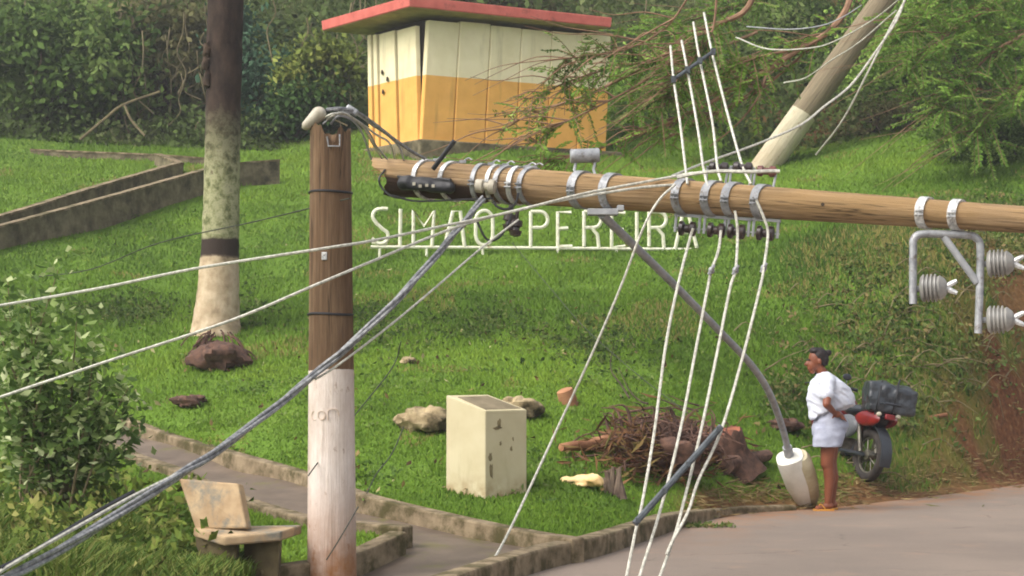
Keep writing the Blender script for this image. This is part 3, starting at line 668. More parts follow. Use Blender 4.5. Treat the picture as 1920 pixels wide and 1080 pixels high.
# straw and litter on the road shoulder
Cs = []; Ds = []
for _ in range(1100):
    px = random.uniform(1290, 1925); t_ = (px - 1290) / 635
    edge = np.interp(px, [1290, 1420, 1550, 1700, 1920], [965, 930, 940, 915, 885]); py = edge + random.gauss(-8, 14 + 10 * t_)
    q = G(px, py, 12, 24); s_ = random.uniform(.05, .2); Cs.append((q.x, q.y, max(q.z, .0) + .012 + random.random() * .03)); Ds.append(s_)
C = np.array(Cs); sz = np.array(Ds); dr = rng.normal(size=(len(C), 3)); dr[:, 2] *= .15
V, Fc, rv = leaf_quads(C, sz, dr, 2.0, .10); tag(raw_mesh('shoulder_straw', V, Fc, LM['straw'], {'rnd': rv}), 'dry straw and litter along the road shoulder', kind='stuff')

wc = np.array([P(random.uniform(1285, 1380), 984 + random.gauss(0, 1.5), 14.1) * 1.0 for _ in range(170)]); wc[:, 2] = .01 + .02 * rng.random(170); wc[:, 1] += rng.normal(size=170) * .08
V, Fc, rv = leaf_quads(wc, .03 + .05 * rng.random(170), flat=1.2, aspect=.4); tag(raw_mesh('road_weeds', V, Fc, LM['weed'], {'rnd': rv}), 'strip of low green weeds growing on the asphalt', kind='stuff')
# ------------------------------------------------------------------ hut of concrete panels
e1 = Vector((.917, .40, 0)).normalized(); e2 = Vector((-.67, .742, 0)).normalized(); e2o = Vector((-e1.y, e1.x, 0)); up = Vector((0, 0, 1))
HC = P(789, 260, 31.0); HH = P(800, 34, 31).z - HC.z; ZSPLIT = P(790, 140, 31).z - HC.z
Mh = Matrix(((e1.x, e2o.x, 0, HC.x), (e1.y, e2o.y, 0, HC.y), (0, 0, 1, HC.z), (0, 0, 0, 1)))
def twotone(name, top, topb, bot, botb):
    m, n, b = newmat(name); b.inputs['Roughness'].default_value = .85
    tc = n.nodes.new('ShaderNodeTexCoord'); sp = n.nodes.new('ShaderNodeSeparateXYZ'); L(n, tc.outputs['Object'], sp.inputs[0])
    c = n.nodes.new('ShaderNodeMath'); c.operation = 'GREATER_THAN'; L(n, sp.outputs[2], c.inputs[0]); c.inputs[1].default_value = ZSPLIT
    t = noise_node(n, 3, 6); st = noise_node(n, 5, 6, (1, 1, .12))
    a = ramp(n, t.outputs[0], [(.35, top), (.7, topb)]); d = ramp(n, t.outputs[0], [(.35, bot), (.7, botb)])
    col = mixc(n, c.outputs[0], d.outputs[0], a.outputs[0])
    fs = ramp(n, st.outputs[0], [(.58, (0, 0, 0, 1)), (.78, (.4, .4, .4, 1))]); col = mixc(n, fs.outputs[0], col, sr(110, 92, 50))
    L(n, col, b.inputs['Base Color']); bumpit(n, b, t.outputs[0], .15); return m
M['panel'] = twotone('cream_and_ochre_paint', sr(232, 221, 184), sr(220, 208, 168), sr(228, 172, 88), sr(214, 158, 76))
hut = thing('panel_hut', 'small hut of cream and ochre concrete panels under a flat red roof', 'hut', mat=Mh, group=None)
def hp(a, b_, z): return HC + e1 * a + e2 * b_ + up * z
Lf, Ld = 4.05, 1.72
core = MB(); core.add([hp(x, y_, z_) for x in (.14, Lf - .06) for y_ in (.14, Ld) for z_ in (-.4, HH)], [(0, 1, 3, 2), (4, 6, 7, 5), (0, 4, 5, 1), (2, 3, 7, 6), (0, 2, 6, 4), (1, 5, 7, 3)])
core.build('inner_wall', M['dark_gap'], hut, smooth=False)
npan = 6; pw = Lf / npan
for k in range(npan):
    a0 = k * pw + .012; a1 = (k + 1) * pw - .012; sl = .11 - .012 * k   # panels lean to the right at the top
    ht = HH - .01 + random.uniform(-.03, .02); mb_ = MB()
    mb_.add([hp(a0, 0, -.15), hp(a1, 0, -.15), hp(a1 + sl, -.06 - .01 * k, ht), hp(a0 + sl, -.06 - .01 * k, ht), hp(a0, .1, -.15), hp(a1, .1, -.15), hp(a1 + sl, .06, ht), hp(a0 + sl, .06, ht)],
            [(0, 1, 2, 3), (5, 4, 7, 6), (4, 0, 3, 7), (1, 5, 6, 2), (3, 2, 6, 7), (4, 5, 1, 0)])
    mb_.build('wall_panel', M['panel'], hut, smooth=False, bevel=.02)
for k, (b0, b1, t0, t1) in enumerate([(.09, .66, .16, .74), (.74, 1.28, .84, 1.33), (1.34, 1.47, 1.43, 1.54), (1.55, 1.68, 1.62, 1.73)]):
    mb_ = MB(); ht = HH - .12 + .02 * k
    mb_.add([hp(0, b0, -.15), hp(0, b1, -.15), hp(-.02, t1, ht), hp(-.02, t0, ht), hp(.1, b0, -.15), hp(.1, b1, -.15), hp(.08, t1, ht), hp(.08, t0, ht)],
            [(0, 1, 2, 3), (5, 4, 7, 6), (4, 0, 3, 7), (1, 5, 6, 2), (3, 2, 6, 7), (4, 5, 1, 0)])
    mb_.build('wall_panel', M['panel'], hut, smooth=False, bevel=.015)
for (b_, zz) in ((1.19, ZSPLIT + .22), (1.02, ZSPLIT + .06), (1.16, ZSPLIT - .18)):
    v = MB(); v.lathe(hp(-.035, b_, zz), -e1, [(.045, 0), (.05, .012), (.03, .014)], 12); v.build('vent_hole', M['dark_gap'], hut)
rf = MB(); zr_w = P(768, 12, 30.4).z
rA, rB, rC = P(768, 12, 30.4), P(1146, 52, 32.2), P(604, 58, 32.5)
for q in (rB, rC): q.z = zr_w
rD = rB + rC - rA; rcen = (rB + rC) / 2
def roofring(z, ex): return [Vector((p.x, p.y, 0)) + (Vector((p.x, p.y, 0)) - Vector((rcen.x, rcen.y, 0))).normalized() * ex + up * (HC.z + z) for p in (rA, rB, rD, rC)]
zr = zr_w - HC.z
r0 = roofring(zr, 0); r1 = roofring(zr + .2, .02)
rf.add(r0 + r1, [(3, 2, 1, 0), (4, 5, 6, 7), (0, 1, 5, 4), (1, 2, 6, 5), (2, 3, 7, 6), (3, 0, 4, 7)])
roof = rf.build('roof', M['roofred'], hut, smooth=False, bevel=.015)
sf = MB(); q = roofring(zr - .012, -.03); q2 = roofring(zr - .002, -.03); sf.add(q + q2, [(3, 2, 1, 0), (4, 5, 6, 7), (0, 1, 5, 4), (1, 2, 6, 5), (2, 3, 7, 6), (3, 0, 4, 7)]); sf.build('soffit', M['soffit'], roof, smooth=False)
ft = MB(); ft.add([hp(x, y_, z_) for x in (-.22, Lf + .15) for y_ in (-.3, Ld + .1) for z_ in (-.7, -.05)], [(0, 1, 3, 2), (4, 6, 7, 5), (0, 4, 5, 1), (2, 3, 7, 6), (0, 2, 6, 4), (1, 5, 7, 3)])
ft.build('foundation', M['concrete'], hut, smooth=False, bevel=.03)

# ------------------------------------------------------------------ letter sign on the slope
sg0, sg1 = P(697, 463, 24.4), P(1309, 467, 25.0)
sign = thing('letter_sign', 'white tube letters reading SIMAO PEREIRA on a rail across the grass slope', 'sign', sg0)
dS = (sg1 - sg0) / 612.0
def sp_(px, py):   # a point of the sign's plane under photo pixel
    t = (px - 697) / 612.0; b0 = sg0.lerp(sg1, t); dd = b0.y; q = P(px, py, dd); return q
tr = .030
rail = MB(); rail.tube([sp_(695, 463), sp_(1000, 465), sp_(1310, 468)], .026, 8); rail.tube([sp_(697, 455), sp_(726, 457)], .02, 6)
for px in (712, 800, 905, 1046, 1156, 1265): rail.tube([sp_(px, 464), sp_(px, 490)], .022, 6)
rail.build('rail', M['letters'], sign)
def arc(cx, cy, rx, ry, a0, a1, k=10): return [(cx + rx * math.cos(R(a0 + (a1 - a0) * i / k)), cy + ry * math.sin(R(a0 + (a1 - a0) * i / k))) for i in range(k + 1)]
T_, B_ = 391, 462
def Pl(x0): return [[(x0, B_), (x0, T_ + 5)], [(x0, T_ + 6)] + [(x0 + 18, T_ + 6)] + arc(x0 + 17, T_ + 21, 15, 15, -85, 85) + [(x0, T_ + 36)]]
letters = [
 [[(727, 392)] + [(716, 391)] + arc(712, 405, 13, 13, -80, -200, 8) + [(706, 419), (718, 430)] + arc(713, 443, 15, 14, -40, 110, 10) + [(697, 447)]],
 [[(751, 392), (750, 461)]],
 [[(775, 462), (775, 395), (795, 424), (814, 395), (810, 462)]],
 [[(834, 462), (849, 396), (863, 396), (871, 462)], [(841, 428), (867, 428)]],
 [arc(908, 414, 16, 19, 180, 360, 12) + [(924, 440)] + arc(908, 440, 16, 20, 0, 180, 12) + [(892, 414)]],
 Pl(995),
 [[(1071, 399), (1046, 398), (1046, 470)], [(1046, 429), (1065, 428)], [(1046, 463), (1073, 462)]],
 Pl(1095) + [[(1110, 428), (1120, 440), (1123, 464)]],
 [[(1172, 400), (1147, 399), (1147, 463), (1172, 462)], [(1147, 431), (1169, 431)]],
 [[(1194, 398), (1194, 465)]],
 Pl(1217) + [[(1232, 428), (1243, 440), (1245, 465)]],
 [[(1266, 466), (1280, 402), (1291, 402), (1307, 466)], [(1273, 436), (1300, 436)]],
]
for st in letters:
    m = MB()
    for q in st: m.tube([sp_(*p) for p in q], tr, 7)
    m.build('letter', M['letters'], sign)

# ------------------------------------------------------------------ trunks
mt, n, b = newmat('lichen_trunk'); b.inputs['Roughness'].default_value = .9; b.inputs['Specular IOR Level'].default_value = .2
tc = n.nodes.new('ShaderNodeTexCoord'); sp = n.nodes.new('ShaderNodeSeparateXYZ'); L(n, tc.outputs['Object'], sp.inputs[0])
nz = noise_node(n, 3, 5); zz = n.nodes.new('ShaderNodeMath'); zz.operation = 'MULTIPLY_ADD'; L(n, nz.outputs[0], zz.inputs[0]); zz.inputs[1].default_value = .10; L(n, sp.outputs[2], zz.inputs[2])
zn = n.nodes.new('ShaderNodeMath'); zn.operation = 'DIVIDE'; L(n, zz.outputs[0], zn.inputs[0]); zn.inputs[1].default_value = 5.0
bark = noise_node(n, 7, 7, (1, 1, .5)); bk = ramp(n, bark.outputs[0], [(.3, sr(36, 29, 26)), (.7, sr(70, 56, 48))])
lic = noise_node(n, 9, 8, None, .7); lc = ramp(n, lic.outputs[0], [(.36, sr(88, 92, 58)), (.47, sr(132, 132, 96)), (.56, sr(158, 156, 122)), (.7, sr(96, 88, 66))])
lfac = ramp(n, zn.outputs[0], [(.36, (1, 1, 1, 1)), (.64, (0, 0, 0, 1))])
lf2 = n.nodes.new('ShaderNodeMath'); lf2.operation = 'MULTIPLY_ADD'; L(n, lfac.outputs[0], lf2.inputs[0]); lf2.inputs[1].default_value = 1.6
lneg = n.nodes.new('ShaderNodeMath'); lneg.operation = 'SUBTRACT'; L(n, lic.outputs[0], lneg.inputs[0]); lneg.inputs[1].default_value = .9; L(n, lneg.outputs[0], lf2.inputs[2]); lf2.use_clamp = True
col = mixc(n, lf2.outputs[0], bk.outputs[0], lc.outputs[0])
pn = noise_node(n, 6, 7); pc = ramp(n, pn.outputs[0], [(.35, sr(196, 178, 150)), (.55, sr(172, 152, 124)), (.75, sr(122, 106, 84))])
isp = ramp(n, zn.outputs[0], [(.197, (1, 1, 1, 1)), (.200, (0, 0, 0, 1))]); isb = ramp(n, zn.outputs[0], [(.243, (1, 1, 1, 1)), (.247, (0, 0, 0, 1))])
col = mixc(n, isb.outputs[0], col, sr(56, 46, 40)); col = mixc(n, isp.outputs[0], col, pc.outputs[0])
L(n, col, b.inputs['Base Color']); bumpit(n, b, bark.outputs[0], .7, .03)
b0 = G(405, 624, 18, 22); kk = b0.y / F
tk = thing('palm_tree', 'tall trunk with dark bark, pale lichen and a cream painted base', 'tree', b0)
m = MB(); ctr = [(405, 632, 50), (406, 600, 44), (409, 550, 39), (411, 500, 37), (413, 460, 35), (415, 380, 34), (417, 280, 33), (419, 180, 33), (421, 80, 34), (423, 0, 34), (427, -150, 33), (432, -500, 30)]
pts = [P(a, c, b0.y) for a, c, r_ in ctr]; rad = [r_ * kk for _, _, r_ in ctr]
q = crom(pts, 6); rr = list(np.interp(np.linspace(0, len(ctr) - 1, len(q)), range(len(ctr)), rad)); rr = [r_ * (1 + .008 * math.sin(i * 1.9) + random.uniform(-.008, .008)) for i, r_ in enumerate(rr)]
m.tube(q, rr, 22, jit=.02); m.build('trunk', mt, tk)
m = MB()
for (a, c, d_, s_) in ((388, 95, -.1, .05), (386, 118, -.12, .06), (389, 150, -.1, .05)): m.ell(P(a, c, b0.y - .15), .05, .06, .11, jit=.5)
m.build('burl', M['trunk'], tk)

lb = G(1436, 312, 24, 33); kk = lb.y / F
ax = (P(1663, -8, lb.y - .4) - lb).normalized()
zz_ = ax; xx_ = zz_.cross(Vector((0, 1, 0))).normalized(); yy_ = zz_.cross(xx_)
ML = Matrix(((xx_.x, yy_.x, zz_.x, lb.x), (xx_.y, yy_.y, zz_.y, lb.y), (xx_.z, yy_.z, zz_.z, lb.z), (0, 0, 0, 1)))
lt = thing('leaning_tree', 'smooth tan trunk leaning to the right with a white painted base', 'tree', mat=ML)
m = MB(); m.tube([lb + ax * t for t in np.linspace(-.5, 9, 24)], [(27 - .40 * i) * kk for i in range(24)], 20, jit=.01); m.build('trunk', M['leanwood'], lt)

# ------------------------------------------------------------------ broken pole stump (nearest pole)
d0 = 10.4; sb = P(620, 1073, d0); sb.z = h1(sb.x, sb.y) - .0
stump = thing('broken_pole', 'snapped upright wooden pole with a white painted base', 'utility pole', sb)
m = MB(); top = P(619, 245, d0); bot = P(622, 1085, d0); NS = 36; rings = []
zs = np.linspace(bot.z - .1, top.z, 22); vs = []; fs = []
for i, z_ in enumerate(zs):
    t = i / 21; c = bot.lerp(top, t); r_ = (46 * (1 - t) + 38.5 * t) * d0 / F
    for k in range(NS):
        a = 2 * math.pi * k / NS; fl = 1 + .012 * math.sin(3 * a + 1) + .012 * mnoise.noise(Vector((math.cos(a) * 2, math.sin(a) * 2, z_ * .6)))
        zz_t = z_
        if i == 21:   # jagged broken rim
            zz_t = z_ + .05 * mnoise.noise(Vector((math.cos(a) * 3, math.sin(a) * 3, 4.2))) + (.03 if math.cos(a - .3) < -.2 else 0) - (.10 if (abs(math.cos(a) - .05) < .35 and math.sin(a) < 0) else 0)
        vs.append(Vector((c.x + math.cos(a) * r_ * fl, c.y + math.sin(a) * r_ * fl, zz_t)))
for i in range(21):
    for k in range(NS): fs.append((i * NS + k, i * NS + (k + 1) % NS, (i + 1) * NS + (k + 1) % NS, (i + 1) * NS + k))
m.add(vs, fs)
# splintered hollow inside the rim
n0 = len(m.v); ti = [(21 * NS + k) for k in range(NS)]
for k in range(NS): p = m.v[ti[k]]; m.v.append(Vector((top.x + (p.x - top.x) * .7, top.y + (p.y - top.y) * .7, p.z - .06 - .05 * random.random())))
m.v.append(Vector((top.x, top.y, top.z - .12)))
for k in range(NS):
    m.f.append((ti[k], ti[(k + 1) % NS], n0 + (k + 1) % NS, n0 + k)); m.f.append((n0 + k, n0 + (k + 1) % NS, n0 + NS))
m.build('pole_shaft', M['stumpwood'], stump)
for py in (362, 590):
    t = (1085 - py) / 840; r_ = (46 * (1 - t) + 38.5 * t) * d0 / F + .002; c = P(620, py, d0)
    w_ = MB(); w_.tube([c + Vector((math.cos(a) * r_, math.sin(a) * r_, 0.004 * math.sin(2 * a))) for a in [2 * math.pi * k / 28 for k in range(28)]], .008, 6, closed=True)
    w_.build('wire_wrap', M['black'], stump)
pl = MB(); pl.box(P(608, 480, d0 - .143), .034, .01, .05); pl.build('number_tag', M['bright_metal'], stump, smooth=False, bevel=.003)
# bent bracket strap on the snapped head
st_ = MB(); st_.tube([P(x_, y_, d0 - .145) for x_, y_ in ((613, 256), (616, 274), (637, 274), (637, 252))], .006, 6); st_.build('bent_staple', M['galv'], stump)
# worn paint lettering
wl = MB()
for q in ([(592, 770), (588, 778), (590, 786), (597, 786)], arc(608, 778, 7, 8, 0, 360, 14), [(620, 787), (620, 770), (627, 766), (637, 768), (640, 780)]):
    qq = []
    for (x_, y_) in q:
        c = P(621, y_, d0); r_ = 43.6 * d0 / F + .0035; dx = (x_ - 621) * d0 / F; qq.append(Vector((c.x + dx, c.y - math.sqrt(max(r_ ** 2 - dx ** 2, 1e-6)), c.z)))
    wl.tube(crom(qq, 3), .003, 5)
M['wornpaint'] = pm('worn_lettering_paint', sr(196, 174, 152), sr(212, 196, 180), .9, 30, 4)
wl.build('worn_lettering', M['wornpaint'], stump)

# ------------------------------------------------------------------ fallen pole with its fittings
A0 = P(716, 331, 12.0); A1 = P(1920, 411.5, 10.75); fax = (A1 - A0).normalized()
fy = Vector((0, 1, 0)); fy = (fy - fax * fy.dot(fax)).normalized(); fx_ = fy.cross(fax)
MF = Matrix(((fx_.x, fy.x, fax.x, A0.x), (fx_.y, fy.y, fax.y, A0.y), (fx_.z, fy.z, fax.z, A0.z), (0, 0, 0, 1)))
def fp(px):   # axis point under photo column px, radius there
    u = (px - 960) / F; lo, hi = -.5, 2.0
    for _ in range(50):
        t = (lo + hi) / 2; q = A0.lerp(A1, t); qx, _y = proj(q.x, q.y, q.z)
        if qx < px: lo = t
        else: hi = t
    q = A0.lerp(A1, lo); return q, float(np.interp(px, [716, 860, 1000, 1280, 1560, 1900], [35.5, 35, 33.5, 32, 29, 25.5])) * q.y / F
fallen = thing('fallen_pole', 'snapped wooden pole hanging level across the scene with metal bands', 'utility pole', mat=MF)
m = MB(); NS = 28; vs = []; fs = []; cols = [735] + list(range(760, 2240, 40))
upv = (Vector((0, 0, 1)) - fax * fax.z).normalized(); tow = fax.cross(upv); 
if tow.y > 0: tow = -tow
for i, px in enumerate(cols):
    c, r_ = fp(px)
    for k in range(NS):
        a = 2 * math.pi * k / NS; s_ = math.sin(a); cc = math.cos(a)
        fl = 1 + .02 * math.sin(3 * a + .8) + .012 * mnoise.noise(Vector((cc * 2, s_ * 2, i * .2))) - (.05 if abs(a - .25) < .12 else 0)
        off = Vector()
        if i == 0: off = fax * (-.13 * max(0, s_ + .1) - (.06 * random.random() if s_ > 0 else -.04 * random.random()) + .05 * min(0, s_))
        vs.append(c + (upv * s_ + tow * cc) * r_ * fl + off)
for i in range(len(cols) - 1):
    for k in range(NS): fs.append((i * NS + k, i * NS + (k + 1) % NS, (i + 1) * NS + (k + 1) % NS, (i + 1) * NS + k))
c, r_ = fp(745); vs.append(c + upv * .02); e = len(vs) - 1
for k in range(NS): fs.append((k, (k + 1) % NS, e))
fs.append(tuple((len(cols) - 1) * NS + k for k in range(NS)))
m.add(vs, fs); m.build('pole_shaft', M['fallenwood'], fallen)
spl = MB()
for k in range(16):
    c, r_ = fp(735); a = random.uniform(.1, 3.0); p0 = c + (upv * math.sin(a) + tow * math.cos(a)) * r_ * random.uniform(.3, .92)
    spl.tube([p0 + fax * .1, p0 - fax * random.uniform(.05, .2) + upv * random.uniform(-.01, .02)], [.016, .002], 5)
spl.build('splinter', M['palelog'], fallen)['kind'] = 'stuff'
hl = MB(); c, r_ = fp(1545); hl.lathe(c + tow * (r_ * .985) + upv * r_ * .0, tow, [(.013, 0), (.013, .006)], 10); hl.build('bolt_hole', M['dark_gap'], fallen)

def band(px, mat, wpx=12, tilt=.25, nm='clamp_band', parent=None, lug=True, lift=.004):
    c, r_ = fp(px); hw = wpx * c.y / F / 2; mb_ = MB(); n_ = 32; vs = []; fs = []
    for k in range(n_):
        a = 2 * math.pi * k / n_; rad = (upv * math.sin(a) + tow * math.cos(a)); sh = fax * (-tilt * r_ * math.cos(a))
        for (ra, s_) in ((r_ * 1.03 + lift + .006, -1), (r_ * 1.03 + lift + .006, 1), (r_ * .97, 1), (r_ * .97, -1)): vs.append(c + rad * ra + sh + fax * hw * s_)
    for k in range(n_):
        j = (k + 1) % n_
        for q in range(4): fs.append((k * 4 + q, k * 4 + (q + 1) % 4, j * 4 + (q + 1) % 4, j * 4 + q))
    mb_.add(vs, fs)
    if lug:  # bolted lugs on the near side, a bit under the middle
        a0 = c + tow * (r_ * 1.03 + .02) - upv * r_ * .12 - fax * tilt * r_
        for s_ in (-1, 1): mb_.box(a0 + upv * .014 * s_, .05, .045, .008)
        mb_.tube([a0 - upv * .03 + tow * .012, a0 + upv * .03 + tow * .012], .006, 6)
    return mb_.build(nm, mat, parent or fallen, smooth=True)
for px, mt_, w_, tl in ((803, 'bright_metal', 8, .5), (852, 'bright_metal', 8, .5), (905, 'galv', 8, .3), (932, 'bright_metal', 7, .3), (955, 'galv', 9, .55), (972, 'bright_metal', 9, .3), (998, 'galv', 9, .5)):
    band(px, M[mt_], w_, tl, lug=px > 900)
# small strap tails and buckles
for px in (803, 852, 905, 932, 972, 985):
    bk_ = MB(); c, r_ = fp(px); a = c + upv * (r_ + .012) + fax * .05; bk_.box(a, .05, .03, .02); 
    bk_.tube(crom([a, a + upv * .03 + fax * .04, a + upv * .015 + fax * .08 + tow * .03], 3), .006, 5)
    bk_.build('strap_buckle', M['galv'], fallen)
# splice closure strapped under the front
c, r_ = fp(810); sc_ = MB(); p0 = c + tow * (r_ + .03) - upv * .055
sc_.capsule(p0 - fax * .16, p0 + fax * .2 - upv * .01, .05, .045); sc_.box(p0 + upv * .045, .42, .06, .02, fax.to_track_quat('X', 'Z').to_matrix())
spc = sc_.build('splice_closure', M['black'], fallen, remesh=.008, smooth_it=2)
for v in spc.data.vertices: v.co += v.normal * .012 * mnoise.noise(v.co * 16)
for k in range(4):
    cl = MB(); cl.box(p0 - fax * (.06 - .05 * k) + tow * .05 - upv * random.uniform(0, .02), .022, .012, .022)
    cl.build('closure_clip', M['ceramic'], spc, smooth=False)
ins = MB(); c, r_ = fp(925); q0 = c + tow * (r_ + .05) - upv * .04; ins.lathe(q0 - fax * .08, fax, [(.02, 0), (.05, .01), (.05, .06), (.03, .07), (.03, .1), (.055, .11), (.05, .15), (.02, .16)], 14); ins.build('spool_insulator', M['ceramic'], fallen)
for kx, dy in ((965, .11), (978, .15)):
    ins = MB(); c, r_ = fp(kx); ins.lathe(c - upv * (r_ + dy) + tow * .05, -upv, [(.015, -.1), (.016, -.03), (.045, -.02), (.048, .02), (.028, .03), (.03, .05), (.05, .055), (.04, .09), (.01, .1)], 12); ins.build('spool_insulator', M['darkporc'], fallen)
# the drooping black cable loops round the broken end and under the bands
lp = MB()
lp.tube(crom([P(760, 372, 11.75), P(735, 368, 11.78), P(716, 352, 11.8), P(711, 335, 11.8), P(722, 318, 11.85)], 6), .008, 6)
lp.tube(crom([P(735, 366, 11.72), P(780, 377, 11.7), P(870, 374, 11.65), P(925, 372, 11.6)], 6), .007, 6)
lp.tube(crom([P(925, 378, 11.5), P(933, 388, 11.5), P(950, 392, 11.5), P(966, 382, 11.5), P(972, 362, 11.5)], 6), .009, 6)
lp.tube(crom([P(893, 412, 11.5), P(912, 448, 11.5), P(935, 446, 11.5), P(955, 415, 11.5), P(962, 385, 11.5)], 6), .008, 6)
tag(lp.build('looped_cable', M['black']), 'slack black cable looping under the broken end of the fallen pole', 'cable')
rod = MB(); rod.tube([P(812, 317, 11.7), P(852, 264, 11.6)], .018, 8); tag(rod.build('dark_rod', M['black'], origin=P(812, 317, 11.7)), 'short dark rod sticking up from the fallen pole near its broken end', 'rod')

# insulator racks: lower row of four, upper row of three
def rack(px, below=True, porc='darkporc', tall=.135):
    b_ = band(px, M['galv'] if px != 1380 else M['ceramic'], 15, .5)
    c, r_ = fp(px); o1 = c - upv * (r_ + .0) + fax * .03 if below else c + upv * (r_ - .01) + fax * .05
    sg = -1 if below else 1; hwid = .085
    fr = MB()
    fr.box(o1 + upv * sg * .012, .2, .03, .02, fax.to_track_quat('X', 'Z').to_matrix())
    for s_ in (-1, 1): fr.tube([o1 + fax * hwid * s_, o1 + fax * hwid * s_ + upv * sg * tall], .011, 6)
    fr.tube([o1 - fax * .1 + upv * sg * (tall - .03), o1 + fax * .1 + upv * sg * (tall - .03)], .007, 6)
    f_ = fr.build('insulator_rack', M['galv_dull'], fallen)
    i_ = MB(); i_.lathe(o1 - fax * .065 + upv * sg * (tall - .03), fax, [(.028, 0), (.052, .01), (.054, .035), (.03, .05), (.03, .075), (.054, .09), (.052, .12), (.028, .13)], 16)
    i_.build('insulator', M[porc], f_); return o1 + upv * sg * (tall - .03)
RK = [rack(px) for px in (1286, 1340, 1378, 1432)]
UPK = [rack_ for rack_ in (None,)]
def toprack(px, py, mat):
    c, r_ = fp(px - 12); o1 = c + upv * r_ * .9 + Vector((0, .12, 0)); q = P(px, py, o1.y); fr = MB()
    fr.tube([o1 - fax * .04, q - fax * .08 - upv * .01], .009, 6); fr.tube([o1 + fax * .1, q + fax * .07 - upv * .01], .009, 6); fr.tube([q - fax * .09, q + fax * .09], .008, 6)
    f_ = fr.build('insulator_rack', M['galv_dull'], fallen)
    i_ = MB(); i_.lathe(q - fax * .07, fax, [(.02, 0), (.038, .01), (.04, .04), (.025, .055), (.025, .085), (.042, .1), (.038, .135), (.02, .145)], 14); i_.build('insulator', M[mat], f_); return q
TK = [toprack(1347, 314, 'darkporc'), toprack(1392, 314, 'darkporc'), toprack(1437, 321, 'redporc')]

# grey cylinder on two stands
c, r_ = fp(1097); yb = c.y + .10; cy0, cy1 = P(1069, 293, yb), P(1124, 291, yb)
rb = thing('relay_can', 'small grey cylinder on two short stands above the fallen pole', 'relay', c + upv * r_)
m = MB(); axc = cy1 - cy0; ln = axc.length; rr_ = 13.5 * yb / F; m.lathe(cy0, axc, [(rr_ * .8, 0), (rr_, .006), (rr_, ln - .008), (rr_ * .9, ln)], 20); m.build('can_body', M['galv'], rb)
for px in (1080, 1116):
    m = MB(); m.tube([P(px, 303, yb), P(px - 3, 318, yb - .02), P(px + 2, 334, yb - .05)], .011, 6); m.build('stand', M['galv_dull'], rb)

# ------------------------------------------------------------------ street lamp hanging from the fallen pole
c, r_ = fp(1125); dl = c.y
lampt = thing('street_lamp', 'white street lamp on a long curved grey arm hanging from the fallen pole', 'street lamp', P(1512, 946, 16.3))
for px in (1092, 1150): band(px, M['galv'], 15, .45, parent=lampt)
m = MB(); m.box(P(1130, 398, dl - .1), 52 * dl / F * 1.1, .10, .045); m.box(P(1163, 391, dl - .1), .05, .1, .04); m.build('bracket_plate', M['galv_dull'], lampt, smooth=False, bevel=.006)
arm = [(1128, 402, dl - .1), (1180, 452, 12.0), (1265, 535, 12.9), (1350, 622, 13.9), (1405, 680, 14.6), (1438, 728, 15.1), (1458, 775, 15.5), (1472, 820, 15.75), (1480, 858, 15.9)]
m = MB(); m.tube(crom([P(*a) for a in arm], 6), .033, 12); m.build('arm', M['galv_dull'], lampt)
axl = (P(1513, 945, 16.3) - P(1480, 852, 15.9)); ll = axl.length; axl.normalize()
xl = Vector((1, 0, 0)); xl = (xl - axl * xl.dot(axl)).normalized(); yl = axl.cross(xl)
def lampring(ts, wx, wy, c0):
    return [c0 + axl * ts * ll + xl * (math.copysign(abs(math.cos(a)) ** .7, math.cos(a)) * wx * .98) + yl * (math.copysign(abs(math.sin(a)) ** .7, math.sin(a)) * wy) for a in [2 * math.pi * k / 24 for k in range(24)]]
c0 = P(1478, 856, 15.9); m = MB(); vs = []; fs = []; prof = [(-.005, .10, .07), (.01, .135, .11), (.12, .142, .13), (.5, .135, .15), (.8, .10, .12), (.95, .06, .07), (1.0, .02, .03)]
for ts, wx, wy in prof: vs += lampring(ts, wx, wy, c0 + xl * .01)
for i in range(len(prof) - 1):
    for k in range(24): fs.append((i * 24 + k, i * 24 + (k + 1) % 24, (i + 1) * 24 + (k + 1) % 24, (i + 1) * 24 + k))
fs.append(tuple(range(23, -1, -1))); fs.append(tuple((len(prof) - 1) * 24 + k for k in range(24))); m.add(vs, fs)
lh = m.build('lamp_head', M['white'], lampt)
m = MB(); vs = []; fs = []; prof = [(.04, .10, .09), (.14, .125, .12), (.5, .125, .135), (.8, .09, .11), (.94, .04, .06)]
for ts, wx, wy in prof: vs += lampring(ts, wx, wy, c0 + xl * .085 - yl * .0)
for i in range(len(prof) - 1):
    for k in range(24): fs.append((i * 24 + k, i * 24 + (k + 1) % 24, (i + 1) * 24 + (k + 1) % 24, (i + 1) * 24 + k))
fs.append(tuple(range(23, -1, -1))); fs.append(tuple((len(prof) - 1) * 24 + k for k in range(24))); m.add(vs, fs)
m.build('lamp_glass', M['lampglass'], lh)
m = MB(); m.tube([P(1476, 838, 15.84), P(1482, 864, 15.95)], .048, 12); m.build('socket_collar', M['galv_dull'], lh)

